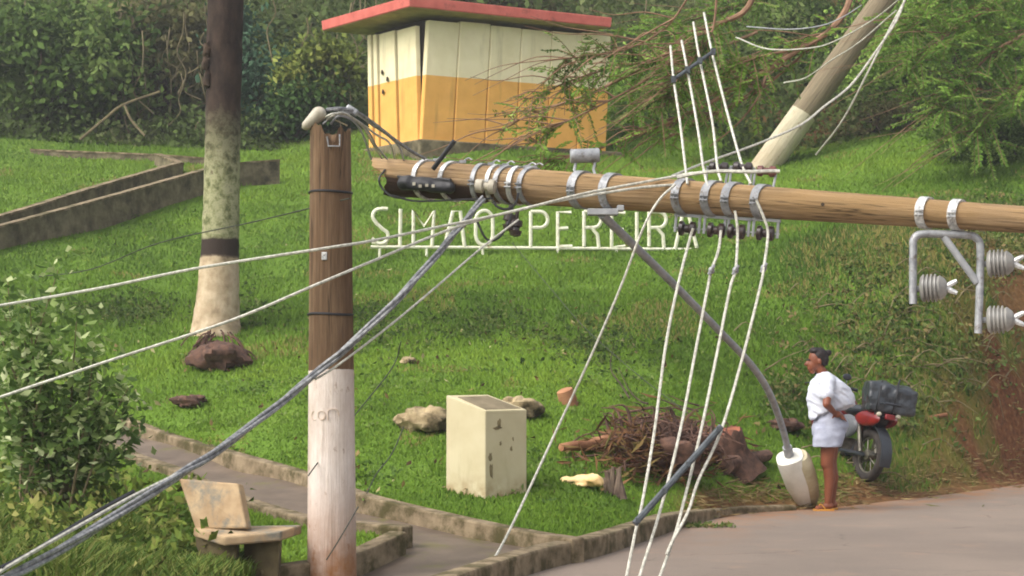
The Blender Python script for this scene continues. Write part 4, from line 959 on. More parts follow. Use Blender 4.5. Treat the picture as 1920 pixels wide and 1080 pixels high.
# ------------------------------------------------------------------ insulator bracket near the top of the fallen pole
c, r_ = fp(1775); di = c.y
ib = thing('insulator_bracket', 'grey steel frame with three ribbed insulators clamped under the fallen pole', 'bracket', c - upv * r_)
for px in (1736, 1796): band(px, M['bright_metal'], 16, .45, parent=ib)
rt = 7.5 * di / F
fr = MB()
def bar(pts, rad, prt='frame'):
    fr.tube(crom([P(x_, y_, di - .02 + dd) for x_, y_, dd in pts], 5), rad, 10)
bar([(1712, 570, 0), (1712, 470, 0), (1714, 448, 0), (1728, 439, 0), (1770, 439, 0), (1815, 441, 0), (1832, 448, 0), (1838, 466, 0), (1837, 540, 0), (1834, 625, 0)], rt)
frm = fr.build('frame', M['galv'], ib)
br = MB(); br.tube([P(1770, 444, di - .02), P(1832, 530, di - .02)], rt * .95, 10); br.build('brace', M['galv_dull'], ib)
def hvins(px, py, scale=1.0):
    k = di / F; a = (Vector((.9, -.35, .02))).normalized(); b0 = P(px, py, di - .0)
    m = MB(); u = k * scale
    prof = [(8 * u, 0), (24 * u, 3 * u), (27 * u, 6 * u)]
    for j in range(4):
        t = 8 + j * 8; prof += [(29 * u, t * u), (29 * u, (t + 3) * u), (23.5 * u, (t + 4) * u), (23.5 * u, (t + 6) * u)]
    prof += [(26 * u, 42 * u), (18 * u, 52 * u), (12 * u, 56 * u)]
    m.lathe(b0, a, prof, 24); i_ = m.build('insulator', M['porcelain'], ib)
    h = MB(); e_ = b0 + a * 54 * u
    for s_ in (-1, 1): h.tube(crom([e_, e_ + a * 8 * u + Vector((0, 0, s_ * 6 * u)), e_ + a * 22 * u + Vector((0, 0, s_ * 13 * u))], 3), [7 * u, 7 * u, 6.5 * u, 6 * u, 5.5 * u, 5 * u, 4 * u], 8)
    h.build('end_clip', M['bright_metal'], i_)
    st = MB(); st.tube([b0 - a * 16 * u, b0 + a * 4 * u], 6 * u, 8); st.build('pin', M['galv_dull'], i_)
hvins(1724, 541, .9); hvins(1849, 495, .9); hvins(1849, 600, .9)

# ------------------------------------------------------------------ wires
def wire(name, label, cat, pts, r_, mat, group=None, k=6, n_=6):
    q = crom([P(*p) for p in pts], k); m = MB(); m.tube(q, r_, n_); o = m.build(name, mat, origin=q[0]); return tag(o, label, cat, group)
W = M['wire']; GL = 'slack white conductors crossing the scene'; rw = .0098
wire('power_line', 'upper white wire running from the left edge over the letters to the fallen pole', 'wire', [(-60,583,9.8),(0,573,10),(190,540,10.05),(370,503,10.1),(600,467,10.15),(700,451,10.4),(830,424,10.8),(960,397,11.0),(1090,364,11.15),(1210,341,11.3),(1300,324,11.35)], rw * .95, W, GL)
wire('power_line', 'lower white wire running from the left edge up across the snapped pole', 'wire', [(-60,768,9.8),(0,745,9.9),(200,678,10.0),(430,602,10.1),(590,535,10.15),(700,489,10.4),(800,447,10.7),(880,418,10.9),(990,389,11.05),(1090,369,11.15),(1200,352,11.25),(1270,346,11.3)], rw * .95, W, GL)
wire('power_line', 'pale wire curving from the fallen pole down behind the concrete block', 'wire', [(1266,346,11.15),(1235,376,11.1),(1205,430,11.1),(1163,540,11.2),(1107,670,11.3),(1042,810,11.4),(960,985,11.0),(918,1063,10.7)], rw * .9, W, GL)
lowers = [
 ('leftmost of the four white wires dropping from the insulators to the road', [(1300,428),(1293,450),(1270,540),(1248,650),(1227,810),(1203,950),(1193,990),(1174,1085)]),
 ('second from left of the four white wires dropping to the road', [(1352,432),(1347,470),(1334,507),(1327,540),(1303,665),(1275,810),(1240,950),(1198,1085)]),
 ('third from left of the four white wires dropping to the road', [(1378,395),(1382,420),(1383,450),(1379,507),(1369,540),(1345,660),(1314,810),(1280,950),(1263,1010),(1236,1085)]),
 ('rightmost of the four white wires, joining its neighbour above the road', [(1418,375),(1433,410),(1440,440),(1432,503),(1425,540),(1392,672),(1352,808),(1310,900),(1290,960),(1262,1012),(1250,1040)]),
]
for j, (lab, pts) in enumerate(lowers):
    m_p = [(x_, y_, 10.95 - .02 * j - .9 * max(0, (y_ - 450) / 640) ** 1.0) for x_, y_ in pts]
    wire('power_line', lab, 'wire', m_p, rw, W, GL)
uppers = [
 ('leftmost of the four white wires above the fallen pole', [(1257,86),(1263,148),(1275,230),(1284,305),(1289,345)]),
 ('second from left of the four white wires above the fallen pole', [(1278,76),(1290,138),(1309,245),(1318,310),(1327,350)]),
 ('third from left of the four white wires above the fallen pole', [(1300,42),(1312,112),(1335,225),(1345,312),(1352,340)]),
 ('rightmost and tallest of the four white wires above the fallen pole', [(1320,24),(1335,98),(1362,205),(1390,305),(1408,345)]),
]
for j, (lab, pts) in enumerate(uppers):
    wire('power_line', lab, 'wire', [(x_, y_, 11.35 + (320 - y_) * .004) for x_, y_ in pts], rw, W, GL)
m = MB(); m.tube([P(1263, 149, 11.98), P(1337, 97, 12.15)], .014, 8)
for (x_, y_) in ((1263, 149), (1289, 131), (1312, 114), (1337, 97)): m.box(P(x_, y_, 11.99 + (149 - y_) * .003), .035, .04, .05)
tag(m.build('line_spacer', M['greybar'], origin=P(1263, 149, 12)), 'dark spacer bar across the four wires above the fallen pole', 'spacer')
m = MB(); m.tube([P(1190, 982, 10.1), P(1352, 800, 10.35)], .022, 8)
for (x_, y_) in ((1196, 975), (1246, 920), (1290, 870), (1348, 804)): m.box(P(x_, y_, 10.1 + (982 - y_) * .0013), .03, .05, .03)
tag(m.build('line_spacer', M['greybar'], origin=P(1190, 982, 10.1)), 'long dark spacer bar across the four wires near the road', 'spacer')
for (x_, y_, lab) in ((1334, 507, 'wire clamp on the second white wire below the insulators'), (1379, 507, 'wire clamp on the third white wire below the insulators'), (1432, 503, 'wire clamp on the rightmost white wire below the insulators')):
    m = MB(); q = P(x_, y_, 10.83); m.ell(q, .022, .022, .026); m.tube([q + Vector((-.02, -.01, -.03)), q + Vector((.018, -.01, .035))], .012, 6); tag(m.build('wire_clamp', M['galv'], origin=q), lab, 'clamp', 'clamps on the white wires')
# double wire from the fallen pole across the rack to its end bolt
wire('tie_wire', 'pale wire laid along the top of the insulators to the red brown one', 'wire', [(1270,333,11.2),(1300,326,11.15),(1345,321,11.1),(1400,322,11.05),(1440,321,11.05),(1462,321,11.05)], .013, W, GL)
# black cable bundle
def bundle(label, pts, r_, mat, turns, strands=3, name='cable_bundle'):
    q = crom([P(*p) for p in pts], 10); m = MB()
    for s_ in range(strands):
        tr_ = []
        for i, p in enumerate(q):
            t = (q[min(i + 1, len(q) - 1)] - q[max(i - 1, 0)]).normalized(); u = t.cross(Vector((0, 1, 0))).normalized(); v = t.cross(u)
            a = 2 * math.pi * (s_ / strands + turns * i / len(q)); tr_.append(p + (u * math.cos(a) + v * math.sin(a)) * r_)
        m.tube(tr_, r_ * .95, 7)
    return tag(m.build(name, mat, origin=q[0]), label, 'cable')
bundle('thick twisted dark cable sweeping from the fallen pole to the bottom left corner', [(905,372,11.5),(880,405,11.3),(850,440,11.0),(800,500,10.5),(740,566,10.2),(660,643,10.0),(590,702,9.9),(500,776,9.6),(400,850,9.0),(330,894,8.6),(200,978,7.8),(60,1060,7.1),(-40,1112,6.8)], .0135, M['cable'], 3)
wire('service_wire', 'thin pale wire hanging beside the thick twisted cable', 'wire', [(972,412,11.45),(905,463,11.1),(820,536,10.6),(740,603,10.2),(660,665,10.0),(620,694,9.95),(590,712,9.92)], .008, W)
wire('service_wire', 'light wire parallel to the thick cable in the bottom left corner', 'wire', [(330,890,8.6),(240,935,8.1),(150,985,7.6),(60,1036,7.1),(-30,1090,6.8)], .010, W)
wire('service_wire', 'black wire just above the light one in the bottom left corner', 'wire', [(250,922,8.2),(190,955,7.9),(120,998,7.5),(60,1036,7.15),(0,1066,6.9)], .012, M['black'])
# arching broken cables from the snapped pole to the fallen one
arcs = [[(620,232,10.4),(634,218,10.35),(655,222,10.5),(672,238,10.8),(684,262,11.2),(696,298,11.6)],
        [(600,226,10.4),(625,213,10.3),(655,218,10.5),(682,240,10.9),(698,268,11.4),(716,297,11.8)],
        [(606,232,10.45),(632,215,10.4),(662,222,10.7),(690,246,11.1),(706,275,11.5),(726,298,11.9)],
        [(612,224,10.35),(640,211,10.35),(672,228,10.7),(705,252,11.2),(730,268,11.5),(740,297,11.8)],
        [(640,208,10.4),(668,214,10.6),(700,236,11.0),(728,255,11.4),(748,275,11.7),(757,300,11.9)]]
for j, a_ in enumerate(arcs):
    wire('frayed_cable', ['innermost of the grey cables arching off the snapped pole', 'second grey cable arching from the snapped pole to the broken end', 'third grey cable arching from the snapped pole to the broken end', 'long grey cable arching right of the others off the snapped pole', 'outer grey cable ending beside the metal bands of the fallen pole'][j], 'cable', a_, .0075, M['wire'] if j % 2 else M['galv_dull'], 'grey cables arching off the snapped pole')
wire('frayed_cable', 'thick dark cable arching from the snapped pole under the ochre hut wall', 'cable', [(612,206,10.4),(640,204,10.4),(668,210,10.6),(700,231,10.9),(740,262,11.3),(775,286,11.6),(796,297,11.75)], .013, M['cable'], 'grey cables arching off the snapped pole')
m = MB(); q0, q1 = P(572, 238, 10.35), P(604, 208, 10.35); m.capsule(q0 + (q1 - q0) * .12, q1 - (q1 - q0) * .2, .034, .05); m.capsule(q0, q0.lerp(q1, .3), .02, .036)
tag(m.build('splice_cap', M['ceramic'], origin=q0), 'off white cap resting on the jagged head of the snapped pole', 'cap')
m = MB(); m.box(P(660, 207, 10.55), .085, .05, .045, Matrix.Rotation(R(32), 3, 'Y')); m.box(P(652, 214, 10.55), .03, .05, .05)
tag(m.build('cable_clip', M['galv'], origin=P(660, 207, 10.5), bevel=.01), 'grey clip on the arching cables above the snapped pole', 'clip')
TW = M['thinwire']
thin = [('thin dark wire slanting right of the snapped pole onto the grass', [(752,640,12),(735,690,12),(660,785,11),(600,862,10.3),(578,892,10.2)]),
        ('thin dark wire slanting beside the block toward the path kerb', [(757,800,12.2),(735,850,12.0),(705,890,11.8),(688,925,11.6)]),
        ('thin dark wire crossing the white painted foot of the snapped pole', [(672,950,10.15),(640,1005,10.1),(612,1050,10.1)]),
        ('thin dark wire falling from the letters toward the brush heap', [(960,455,22),(1040,550,20),(1100,618,18),(1200,706,16.5),(1290,775,15.2)]),
        ('thin dark wire hung from the left leaves to the snapped pole', [(60,520,14),(170,505,13),(300,455,12),(480,415,11.2),(655,372,10.2)])]
for lab, p_ in thin: wire('thin_wire', lab, 'wire', p_, .0045, TW, 'thin dark wires over the lawn')
rt_ = [('bright wire falling along the leaning trunk from the top right', [(1700,-10,14),(1680,40,14),(1640,100,14),(1595,160,14),(1545,200,13.8),(1500,235,13.6),(1420,270,13.2),(1320,306,12.6),(1260,330,12)], .010),
       ('faint wire falling from the top right past the leaning trunk', [(1697,0,15),(1665,60,15),(1630,130,15),(1580,225,15.4),(1530,290,16)], .009),
       ('wire across the middle of the leaning trunk', [(1690,-5,13.5),(1640,35,14),(1570,75,14.5),(1520,90,15),(1440,92,15.5),(1380,70,16)], .007),
       ('wire across the lower leaning trunk to the slanting branches', [(1680,20,13.5),(1610,80,14),(1560,112,14.4),(1510,146,15),(1470,155,15.5)], .007)]
for lab, p_, r__ in rt_: wire('slack_wire', lab, 'wire', p_, r__, W, 'slack wires around the leaning trunk')
wire('slack_wire', 'upper faint wire left of the leaning trunk', 'wire', [(1615,10,16),(1580,32,16.2),(1540,48,16.5),(1480,55,17),(1400,50,17.5)], .007, M['galv_dull'], 'slack wires around the leaning trunk')

# ------------------------------------------------------------------ broken feathery branches in front of the hut
def branch_thing(label, stems, dleaf, seed, nspray, lmat='leaf_bright', name='broken_branch', cat='branch', group='broken feathery branches tangled in the wires', fz=1.0):
    random.seed(seed); q0 = P(*stems[0][0][0]); t = thing(name, label, cat, q0, group)
    m = MB(); allp = []
    for pts, r0, r1, leafy in stems:
        q = crom([P(*p) for p in pts], 8); m.tube(q, list(np.linspace(r0, r1, len(q))), 7)
        if leafy: allp += q[len(q) // 5:]
    tw = []
    for _ in range(nspray):
        p = random.choice(allp); d = Vector((random.uniform(-1, .5), random.uniform(-.6, .6), random.uniform(-.7, .5))).normalized() * random.uniform(.15, .55) * fz
        e = p + d + Vector((0, 0, -.08)); tw.append((p, p.lerp(e, .5) + Vector((0, 0, .04)), e))
        m.tube(crom([p, p.lerp(e, .5) + Vector((0, 0, .04)), e], 3), [.006, .0055, .005, .0045, .004, .0035, .003], 4)
    for _ in range(nspray // (3 if fz < 1.5 else 14)):   # long bare twigs sweeping along the branch
        i_ = random.randrange(len(allp) - 1); p = allp[i_]; dr_ = Vector((-1, random.uniform(-.3, .3), random.uniform(-.75, .15))).normalized() * random.uniform(.4, 1.3) * fz
        m.tube(crom([p, p + dr_ * .35 + Vector((0, 0, random.uniform(0, .08))), p + dr_ * .7, p + dr_ + Vector((0, 0, random.uniform(-.12, .05)))], 4), list(np.linspace(random.uniform(.006, .011), .0025, 13)), 4)
    m.build('stem', M['twig'], t)
    C = []; D = []; T = []
    for p, c_, e in tw:
        ax_ = (e - p); L_ = ax_.length; ax_.normalize(); sd_ = ax_.cross(Vector((random.uniform(-.3, .3), random.uniform(-1, 1), 1))).normalized(); tn = random.random()
        nn = int(L_ / .016)
        for j in range(nn):
            if random.random() < .25: continue
            f_ = j / max(nn, 1); b_ = p.lerp(c_, f_ * 2) if f_ < .5 else c_.lerp(e, f_ * 2 - 1)
            for s_ in (-1, 1):
                dv = (sd_ * s_ + ax_ * .5 + Vector((0, 0, -.25))); ln = random.uniform(.03, .075) * (.6 + .4 * fz)
                C.append(b_ + dv.normalized() * ln * .5); D.append(dv); T.append((tn * .7 + random.random() * .3, ln))
    C = np.array(C); D = np.array(D); T = np.array(T)
    V, Fc, rv = leaf_quads(C, T[:, 1], D, .5, .34, T[:, 0]); raw_mesh('leaf_spray', V, Fc, LM[lmat], {'rnd': rv}, t)
branch_thing('reddish branch with feathery leaves slanting from the top edge down across the hut', [
    ([(1420,-20,17),(1395,22,17),(1350,45,17),(1290,80,17.2),(1230,112,17.4),(1170,145,17.6),(1090,182,17.8),(1000,212,18),(940,245,18.2)], .035, .008, True),
    ([(1230,112,17.4),(1150,128,17.3),(1110,138,17.2),(1060,155,17.2),(990,185,17.3)], .014, .006, True),
    ([(1290,80,17.2),(1210,150,17.1),(1120,200,17.1),(1040,240,17.1),(1000,275,17.2)], .016, .006, True)], None, 3, 105)
branch_thing('long brown branch with twigs hanging below the first one', [
    ([(1600,-30,17.5),(1585,20,17.4),(1550,62,17.3),(1500,92,17.2),(1440,130,17.1),(1370,170,17),(1290,215,17),(1200,250,17),(1100,285,17.1),(1000,310,17.2)], .04, .008, True),
    ([(1540,75,17.3),(1490,115,17.3),(1430,165,17.3),(1360,205,17.3),(1290,240,17.3),(1230,270,17.3)], .018, .006, True),
    ([(1500,92,17.2),(1430,105,17.1),(1360,130,17),(1300,160,17),(1230,175,17)], .016, .006, True),
    ([(1440,130,17.1),(1420,185,17),(1380,235,17),(1330,275,17)], .014, .006, False)], None, 4, 140)
branch_thing('bare twiggy branch at the top behind the white wires', [
    ([(1345,-20,16.6),(1335,60,16.6),(1300,110,16.6),(1265,160,16.7),(1240,205,16.8)], .014, .005, True),
    ([(1300,-20,16.5),(1250,50,16.6),(1180,90,16.7),(1100,105,16.9),(1060,110,17)], .012, .005, True)], None, 5, 90, 'leaf_mid')
branch_thing('drooping green boughs with feathery leaves in the top right corner', [
    ([(2010,-70,27),(1930,-20,27),(1850,20,26.9),(1770,70,26.8),(1700,140,26.7)], .05, .012, True),
    ([(2010,20,27),(1930,60,27),(1860,100,26.9),(1800,160,26.8),(1760,215,26.7)], .045, .012, True),
    ([(2000,110,27),(1930,150,26.9),(1870,200,26.8),(1820,260,26.7)], .04, .01, True),
    ([(1900,-60,27.2),(1810,-20,27.1),(1740,20,27),(1690,70,26.9)], .035, .01, True)], None, 6, 420, 'leaf_bright', 'feathery_bough', 'branch', None, 1.9)
branch_thing('lighter green feathery boughs hanging above the red roof end', [
    ([(1500,-60,31),(1430,-10,31),(1360,20,31),(1290,40,31),(1210,70,31)], .04, .012, True),
    ([(1420,60,31),(1330,100,31),(1260,150,31),(1200,210,31)], .035, .01, True)], None, 8, 170, 'leaf_bright', 'feathery_bough', 'branch', None, 1.9)
random.seed(21)

# ------------------------------------------------------------------ concrete block monument
mb0 = G(908, 936, 11.5, 15); dm = mb0.y; k = dm / F
lft, mid, rgt = P(836, 930, dm + .22), P(910, 938, dm), P(988, 930, dm + .24)
mon = thing('concrete_block', 'cream concrete plinth with a slanted grey stained top standing on the grass', 'plinth', mid)
bk4 = lft + rgt - mid
tops = [lft + Vector((0, 0, P(836, 741, lft.y).z - lft.z)), mid + Vector((0, 0, P(908, 770, mid.y).z - mid.z)), rgt + Vector((0, 0, P(986, 768, rgt.y).z - rgt.z))]
t4 = tops[0] + tops[2] - tops[1]
m = MB(); bs = [p - Vector((0, 0, .3)) for p in (lft, mid, rgt, bk4)]
m.add(bs + tops + [t4], [(3, 2, 1, 0), (4, 5, 6, 7), (0, 1, 5, 4), (1, 2, 6, 5), (2, 3, 7, 6), (3, 0, 4, 7)])
M['block'] = pm('cream_block', sr(198, 188, 154), sr(186, 174, 138), .85, 3, 6, bump=.12, c3=sr(170, 146, 96), scale3=2.2, lo3=.62, hi3=.82)
_b = M['block']; n = _b.node_tree; b = n.nodes['Principled BSDF']; old = b.inputs['Base Color'].links[0].from_socket
tc = n.nodes.new('ShaderNodeTexCoord'); sp = n.nodes.new('ShaderNodeSeparateXYZ'); L(n, tc.outputs['Object'], sp.inputs[0]); zr_ = n.nodes.new('ShaderNodeMapRange'); L(n, sp.outputs[2], zr_.inputs[0]); zr_.inputs[1].default_value = .22; zr_.inputs[2].default_value = 0
dn = noise_node(n, 9, 6); dm_ = n.nodes.new('ShaderNodeMath'); dm_.operation = 'MULTIPLY'; L(n, zr_.outputs[0], dm_.inputs[0]); L(n, ramp(n, dn.outputs[0], [(.35, (0, 0, 0, 1)), (.6, (1, 1, 1, 1))]).outputs[0], dm_.inputs[1])
rn = noise_node(n, 6, 6, (1, 1, .12), .7); rcol = mixc(n, ramp(n, rn.outputs[0], [(.55, (0, 0, 0, 1)), (.75, (.45, .45, .45, 1))]).outputs[0], old, sr(132, 118, 84))
L(n, mixc(n, dm_.outputs[0], rcol, sr(140, 108, 66)), b.inputs['Base Color'])
m.build('plinth_body', M['block'], mon, smooth=False, bevel=.008)
nr = (rgt - mid).cross(Vector((0, 0, 1))).normalized(); nr = nr if nr.y < 0 else -nr
def onface(u, v): return mid.lerp(rgt, u) + Vector((0, 0, (tops[1].z - mid.z) * v)) + nr * .002
M['stain'] = pm('dark_stain', sr(108, 96, 68), sr(140, 126, 92), .9, 20, 6)
for (u, v, s1, s2) in ((.33, .84, .02, .05), (.3, .80, .045, .018), (.36, .62, .012, .02), (.12, .48, .02, .035), (.14, .32, .02, .06), (.62, .55, .014, .02), (.66, .66, .01, .016)):
    m = MB(); c_ = onface(u, v); ur = (rgt - mid).normalized(); pts = []
    for a in range(12): rr_ = random.uniform(.6, 1.2); pts.append(c_ + ur * math.cos(a * R(30)) * s1 * rr_ + up * math.sin(a * R(30)) * s2 * rr_)
    n0 = len(m.v); m.v += pts + [p - nr * .004 for p in pts]; m.f.append(tuple(range(n0, n0 + 12)))
    for a in range(12): m.f.append((n0 + a, n0 + (a + 1) % 12, n0 + 12 + (a + 1) % 12, n0 + 12 + a))
    m.build('stain_patch', M['stain'], mon, smooth=False)
tn = (tops[1] - tops[0]).cross(tops[2] - tops[1]).normalized(); tn = tn if tn.z > 0 else -tn
cI = (tops[0] + tops[2]) / 2; m = MB(); pl4 = [cI + (p - cI) * s_ + tn * .003 for p, s_ in zip(tops + [t4], (.72, .9, .86, .8))]; m.add(pl4 + [p - tn * .012 for p in pl4], [(0, 1, 2, 3), (0, 4, 5, 1), (1, 5, 6, 2), (2, 6, 7, 3), (3, 7, 4, 0), (7, 6, 5, 4)])
M['topstain'] = pm('grey_worn_top', sr(132, 120, 96), sr(108, 98, 76), .9, 8, 6); m.build('worn_top', M['topstain'], mon, smooth=False)

# ------------------------------------------------------------------ bench
bd = 10.0; bb = P(445, 1078, bd); bb.z = h1(bb.x, bb.y)
bench = thing('concrete_bench', 'stained concrete bench with a broad backrest beside the path', 'bench', bb)
def quadslab(name, pts, th, mat):
    p = [P(*q) for q in pts]; nn = (p[1] - p[0]).cross(p[2] - p[1]).normalized(); nn = nn if nn.y < 0 else -nn; m = MB()
    m.add(p + [q - nn * th for q in p], [(0, 1, 2, 3), (7, 6, 5, 4), (0, 4, 5, 1), (1, 5, 6, 2), (2, 6, 7, 3), (3, 7, 4, 0)]); return m.build(name, mat, bench, smooth=False, bevel=.012)
quadslab('backrest', [(334, 897, 10.25), (446, 906, 10.05), (462, 990, 9.95), (366, 992, 10.15)], .07, M['bench'])
m = MB(); s0 = [P(362, 988, 10.15), P(420, 1006, 9.85), P(527, 996, 9.95), P(566, 984, 10.5)]
m.add(s0 + [p - Vector((0, 0, .06)) for p in s0], [(0, 1, 2, 3), (7, 6, 5, 4), (0, 4, 5, 1), (1, 5, 6, 2), (2, 6, 7, 3), (3, 7, 4, 0)]); m.build('seat', M['bench'], bench, smooth=False, bevel=.012)
M['dkconc'] = pm('dark_concrete', sr(112, 100, 70), sr(76, 66, 44), .9, 6, 7, bump=.4)  # bench legs get a darker concrete than seat and backrest
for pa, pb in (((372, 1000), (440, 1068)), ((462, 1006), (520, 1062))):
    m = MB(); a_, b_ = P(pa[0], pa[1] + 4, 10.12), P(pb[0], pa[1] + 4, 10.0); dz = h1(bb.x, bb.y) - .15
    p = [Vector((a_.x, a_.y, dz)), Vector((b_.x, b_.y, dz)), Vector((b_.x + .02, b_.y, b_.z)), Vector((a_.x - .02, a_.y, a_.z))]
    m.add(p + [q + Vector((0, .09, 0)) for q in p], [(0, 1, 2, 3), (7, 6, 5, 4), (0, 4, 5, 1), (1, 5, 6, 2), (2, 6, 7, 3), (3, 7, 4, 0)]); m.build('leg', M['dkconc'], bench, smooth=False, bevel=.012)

# ------------------------------------------------------------------ rocks, logs and debris
def lump(name, label, cat, px, py, wpx, hpx, mat, dep=None, jit=.35, d0=10, d1=40, rot=0, sink=.25, group=None):
    g = G(px, py + hpx * .5 * (1 - sink), d0, d1); k = g.y / F; m = MB(); c = Vector((g.x, g.y, g.z + hpx * k * .5 * (1 - sink)))
    m.ell(c, wpx * k / 2, (dep or wpx * k * .4), hpx * k / 2, Matrix.Rotation(R(rot), 3, 'Y'), 26, 16)
    sc = max(wpx, hpx) * k
    for i, v in enumerate(m.v):
        dv = v - c; nn = mnoise.noise(v / sc * 4.5) + .5 * mnoise.noise(v / sc * 11); m.v[i] = c + dv * (1 + jit * nn)
    return tag(m.build(name, mat, origin=g), label, cat, group)
lump('rock', 'pale rough rock lying left of the cream plinth', 'rock', 800, 790, 100, 50, M['rock'], jit=.35)
lump('rock', 'small tan rock peeping out right of the cream plinth', 'rock', 978, 768, 80, 42, M['rock'], jit=.4)
lump('rock', 'little stone lying alone on the grass above the plinth', 'rock', 766, 678, 30, 15, M['rock'])
lump('root_ball', 'brown matted root clump on the grass below the tall lichen trunk', 'root clump', 412, 670, 106, 58, M['root'], jit=.4)
m = MB(); g0 = G(412, 680, 15, 22)
for _ in range(60):
    a = random.uniform(0, 6.28); q = g0 + Vector((math.cos(a) * random.uniform(.05, .28), -.15 * random.random(), random.uniform(.12, .38))); e = q + Vector((math.cos(a) * random.uniform(.1, .25), random.uniform(-.2, 0), -random.uniform(.1, .3))); m.tube(crom([q, q.lerp(e, .5) + Vector((0, 0, .04)), e], 3), .009, 4)
tag(m.build('loose_roots', M['root']), 'stringy roots trailing from the brown clump', kind='stuff')
lump('root_ball', 'small dark clod on the bright grass left of the snapped pole', 'clod', 358, 753, 62, 24, M['root'], jit=.5)
# stump cut
g0 = G(1070, 756, 14, 18); k = g0.y / F; m = MB(); m.lathe(g0 - up * .05, (-.35, -.25, 1), [(.10, 0), (.095, .1), (.085, .2), (.06, .21)], 14); tag(m.build('tree_stump', M['palelog'], origin=g0), 'little cut stump on the grass behind the curved pale wire', 'stump')
# brush heap
m = MB()
for _ in range(170):
    px, py = random.gauss(1235, 58), random.gauss(858, 22); py = min(py, 902); g = G(px, py, 11, 18)
    a = random.gauss(0, .8); ln = random.uniform(.12, .6); q = g + Vector((0, 0, random.uniform(.02, .34) * max(0.1, 1 - abs(px - 1235) / 150)))
    d_ = Vector((math.cos(a) * random.choice((-1, 1)), random.uniform(-.4, .4), random.uniform(-.45, .4))) * ln * .5
    m.tube(crom([q - d_, q + Vector((random.uniform(-.05, .05), 0, random.uniform(-.06, .10))), q + d_], 4), list(np.linspace(random.uniform(.005, .016), .002, 9)), 4)
gc = G(1250, 868, 11, 18)
for _ in range(190):   # roots curling out of the torn root plate
    a = random.uniform(0, 6.28); e_ = random.uniform(-.1, 1.3); L_ = random.uniform(.15, .5); d_ = Vector((math.cos(a) * math.cos(e_), math.sin(a) * math.cos(e_) * .5, math.sin(e_)))
    q = gc + Vector((random.gauss(0, .22), random.gauss(0, .08), .10 + random.random() * .15)); b_ = q + d_ * L_ * .5 + Vector((random.uniform(-.08, .08), 0, random.uniform(-.02, .08))); e = q + d_ * L_ + Vector((random.uniform(-.15, .15), 0, -.12))
    m.tube(crom([q, b_, e], 4), list(np.linspace(random.uniform(.008, .026), .003, 9)), 5)
tag(m.build('brush_heap', M['dead']), 'heap of torn brown roots and sticks on the grass by the road', kind='stuff')
lump('root_plate', 'dark torn root plate in the middle of the brush heap', 'root clump', 1255, 858, 130, 60, M['root'], jit=.9, dep=.2)
Cs = []
for _ in range(1500):
    g = G(random.gauss(1240, 62), min(random.gauss(864, 22), 915), 11, 18); Cs.append(g + Vector((0, 0, random.random() ** 1.4 * .3)))
dr = rng.normal(size=(len(Cs), 3)); dr[:, 2] *= .6
greens('deadleaf', (66, 44, 32), (104, 74, 52), (140, 104, 70), (104, 100, 50)); V, Fc, rv = leaf_quads(np.array(Cs), .08 + .24 * rng.random(len(Cs)), dr, 1, .09)
tag(raw_mesh('brush_litter', V, Fc, LM['deadleaf'], {'rnd': rv}), 'dry leaves scattered through the brush heap', kind='stuff')
def log(label, a, b_, r0, r1, mat, name='log', lift=.08, n_=14, d=None):
    q0, q1 = G(*a, 11, 19), G(*b_, 11, 19); q0 = q0 + up * lift; q1 = q1 + up * lift; m = MB(); q = [q0.lerp(q1, t) for t in np.linspace(0, 1, 8)]
    m.tube(q, list(np.linspace(r0, r1, 8)), n_, jit=.09); return tag(m.build(name, mat, origin=q0), label, 'log', 'logs lying in the brush heap')
log('long split red brown log pointing left out of the brush heap', (1052, 856), (1200, 838), .035, .10, M['palelog'])
gs = G(1372, 868, 11, 18); ts_ = thing('tree_stump', 'thick torn stump with a reddish cut top at the right end of the brush heap', 'stump', gs); m = MB(); sa_ = Vector((-.22, -.30, 1)).normalized()
vs = []; fs = []; prof = [(-.12, .27), (0, .22), (.12, .185), (.24, .165), (.33, .155), (.35, .14)]
ux = sa_.cross(Vector((0, 1, 0))).normalized(); uy = sa_.cross(ux)
for t_, r__ in prof:
    for k in range(28):
        a = 2 * math.pi * k / 28; w__ = 1 + .16 * mnoise.noise(Vector((math.cos(a) * 2.2, math.sin(a) * 2.2, t_ * 4))) + (.22 * abs(math.sin(a * 2.5)) if t_ < .05 else 0)
        vs.append(gs + sa_ * (t_ + (.05 * mnoise.noise(Vector((math.cos(a) * 3, math.sin(a) * 3, 9))) if t_ > .3 else 0)) + (ux * math.cos(a) + uy * math.sin(a)) * r__ * w__)
for i_ in range(len(prof) - 1):
    for k in range(28): fs.append((i_ * 28 + k, i_ * 28 + (k + 1) % 28, (i_ + 1) * 28 + (k + 1) % 28, (i_ + 1) * 28 + k))
fs.append(tuple(range(27, -1, -1))); m.add(vs, fs); m.build('bark', M['root'], ts_)
m = MB(); m.add(vs[-28:] + [gs + sa_ * .37], [(k, (k + 1) % 28, 28) for k in range(28)]); m.build('cut_top', M['redlog'], ts_)
log('dark log end poking out under the reddish log', (1360, 892), (1440, 872), .10, .06, M['dead'], lift=.1)
log('thin reddish stick lying across the front of the brush heap', (1150, 872), (1215, 880), .025, .03, M['redlog'], lift=.05)
log('thin slanting branch at the top of the brush heap', (1245, 800), (1330, 842), .03, .04, M['redlog'], lift=.12)
g0 = G(1152, 930, 11, 16); m = MB()
for _ in range(9): m.tube([g0 + Vector((random.uniform(-.07, .07), random.uniform(-.05, .05), -.03)), g0 + Vector((random.uniform(-.09, .06), random.uniform(-.05, .05), random.uniform(.12, .25)))], [.045, .012], 6)
tag(m.build('splintered_stump', M['greystump'], origin=g0), 'grey splintered stump beside the yellow wood chunk', 'stump')
g0 = G(1092, 912, 11, 16); m = MB()
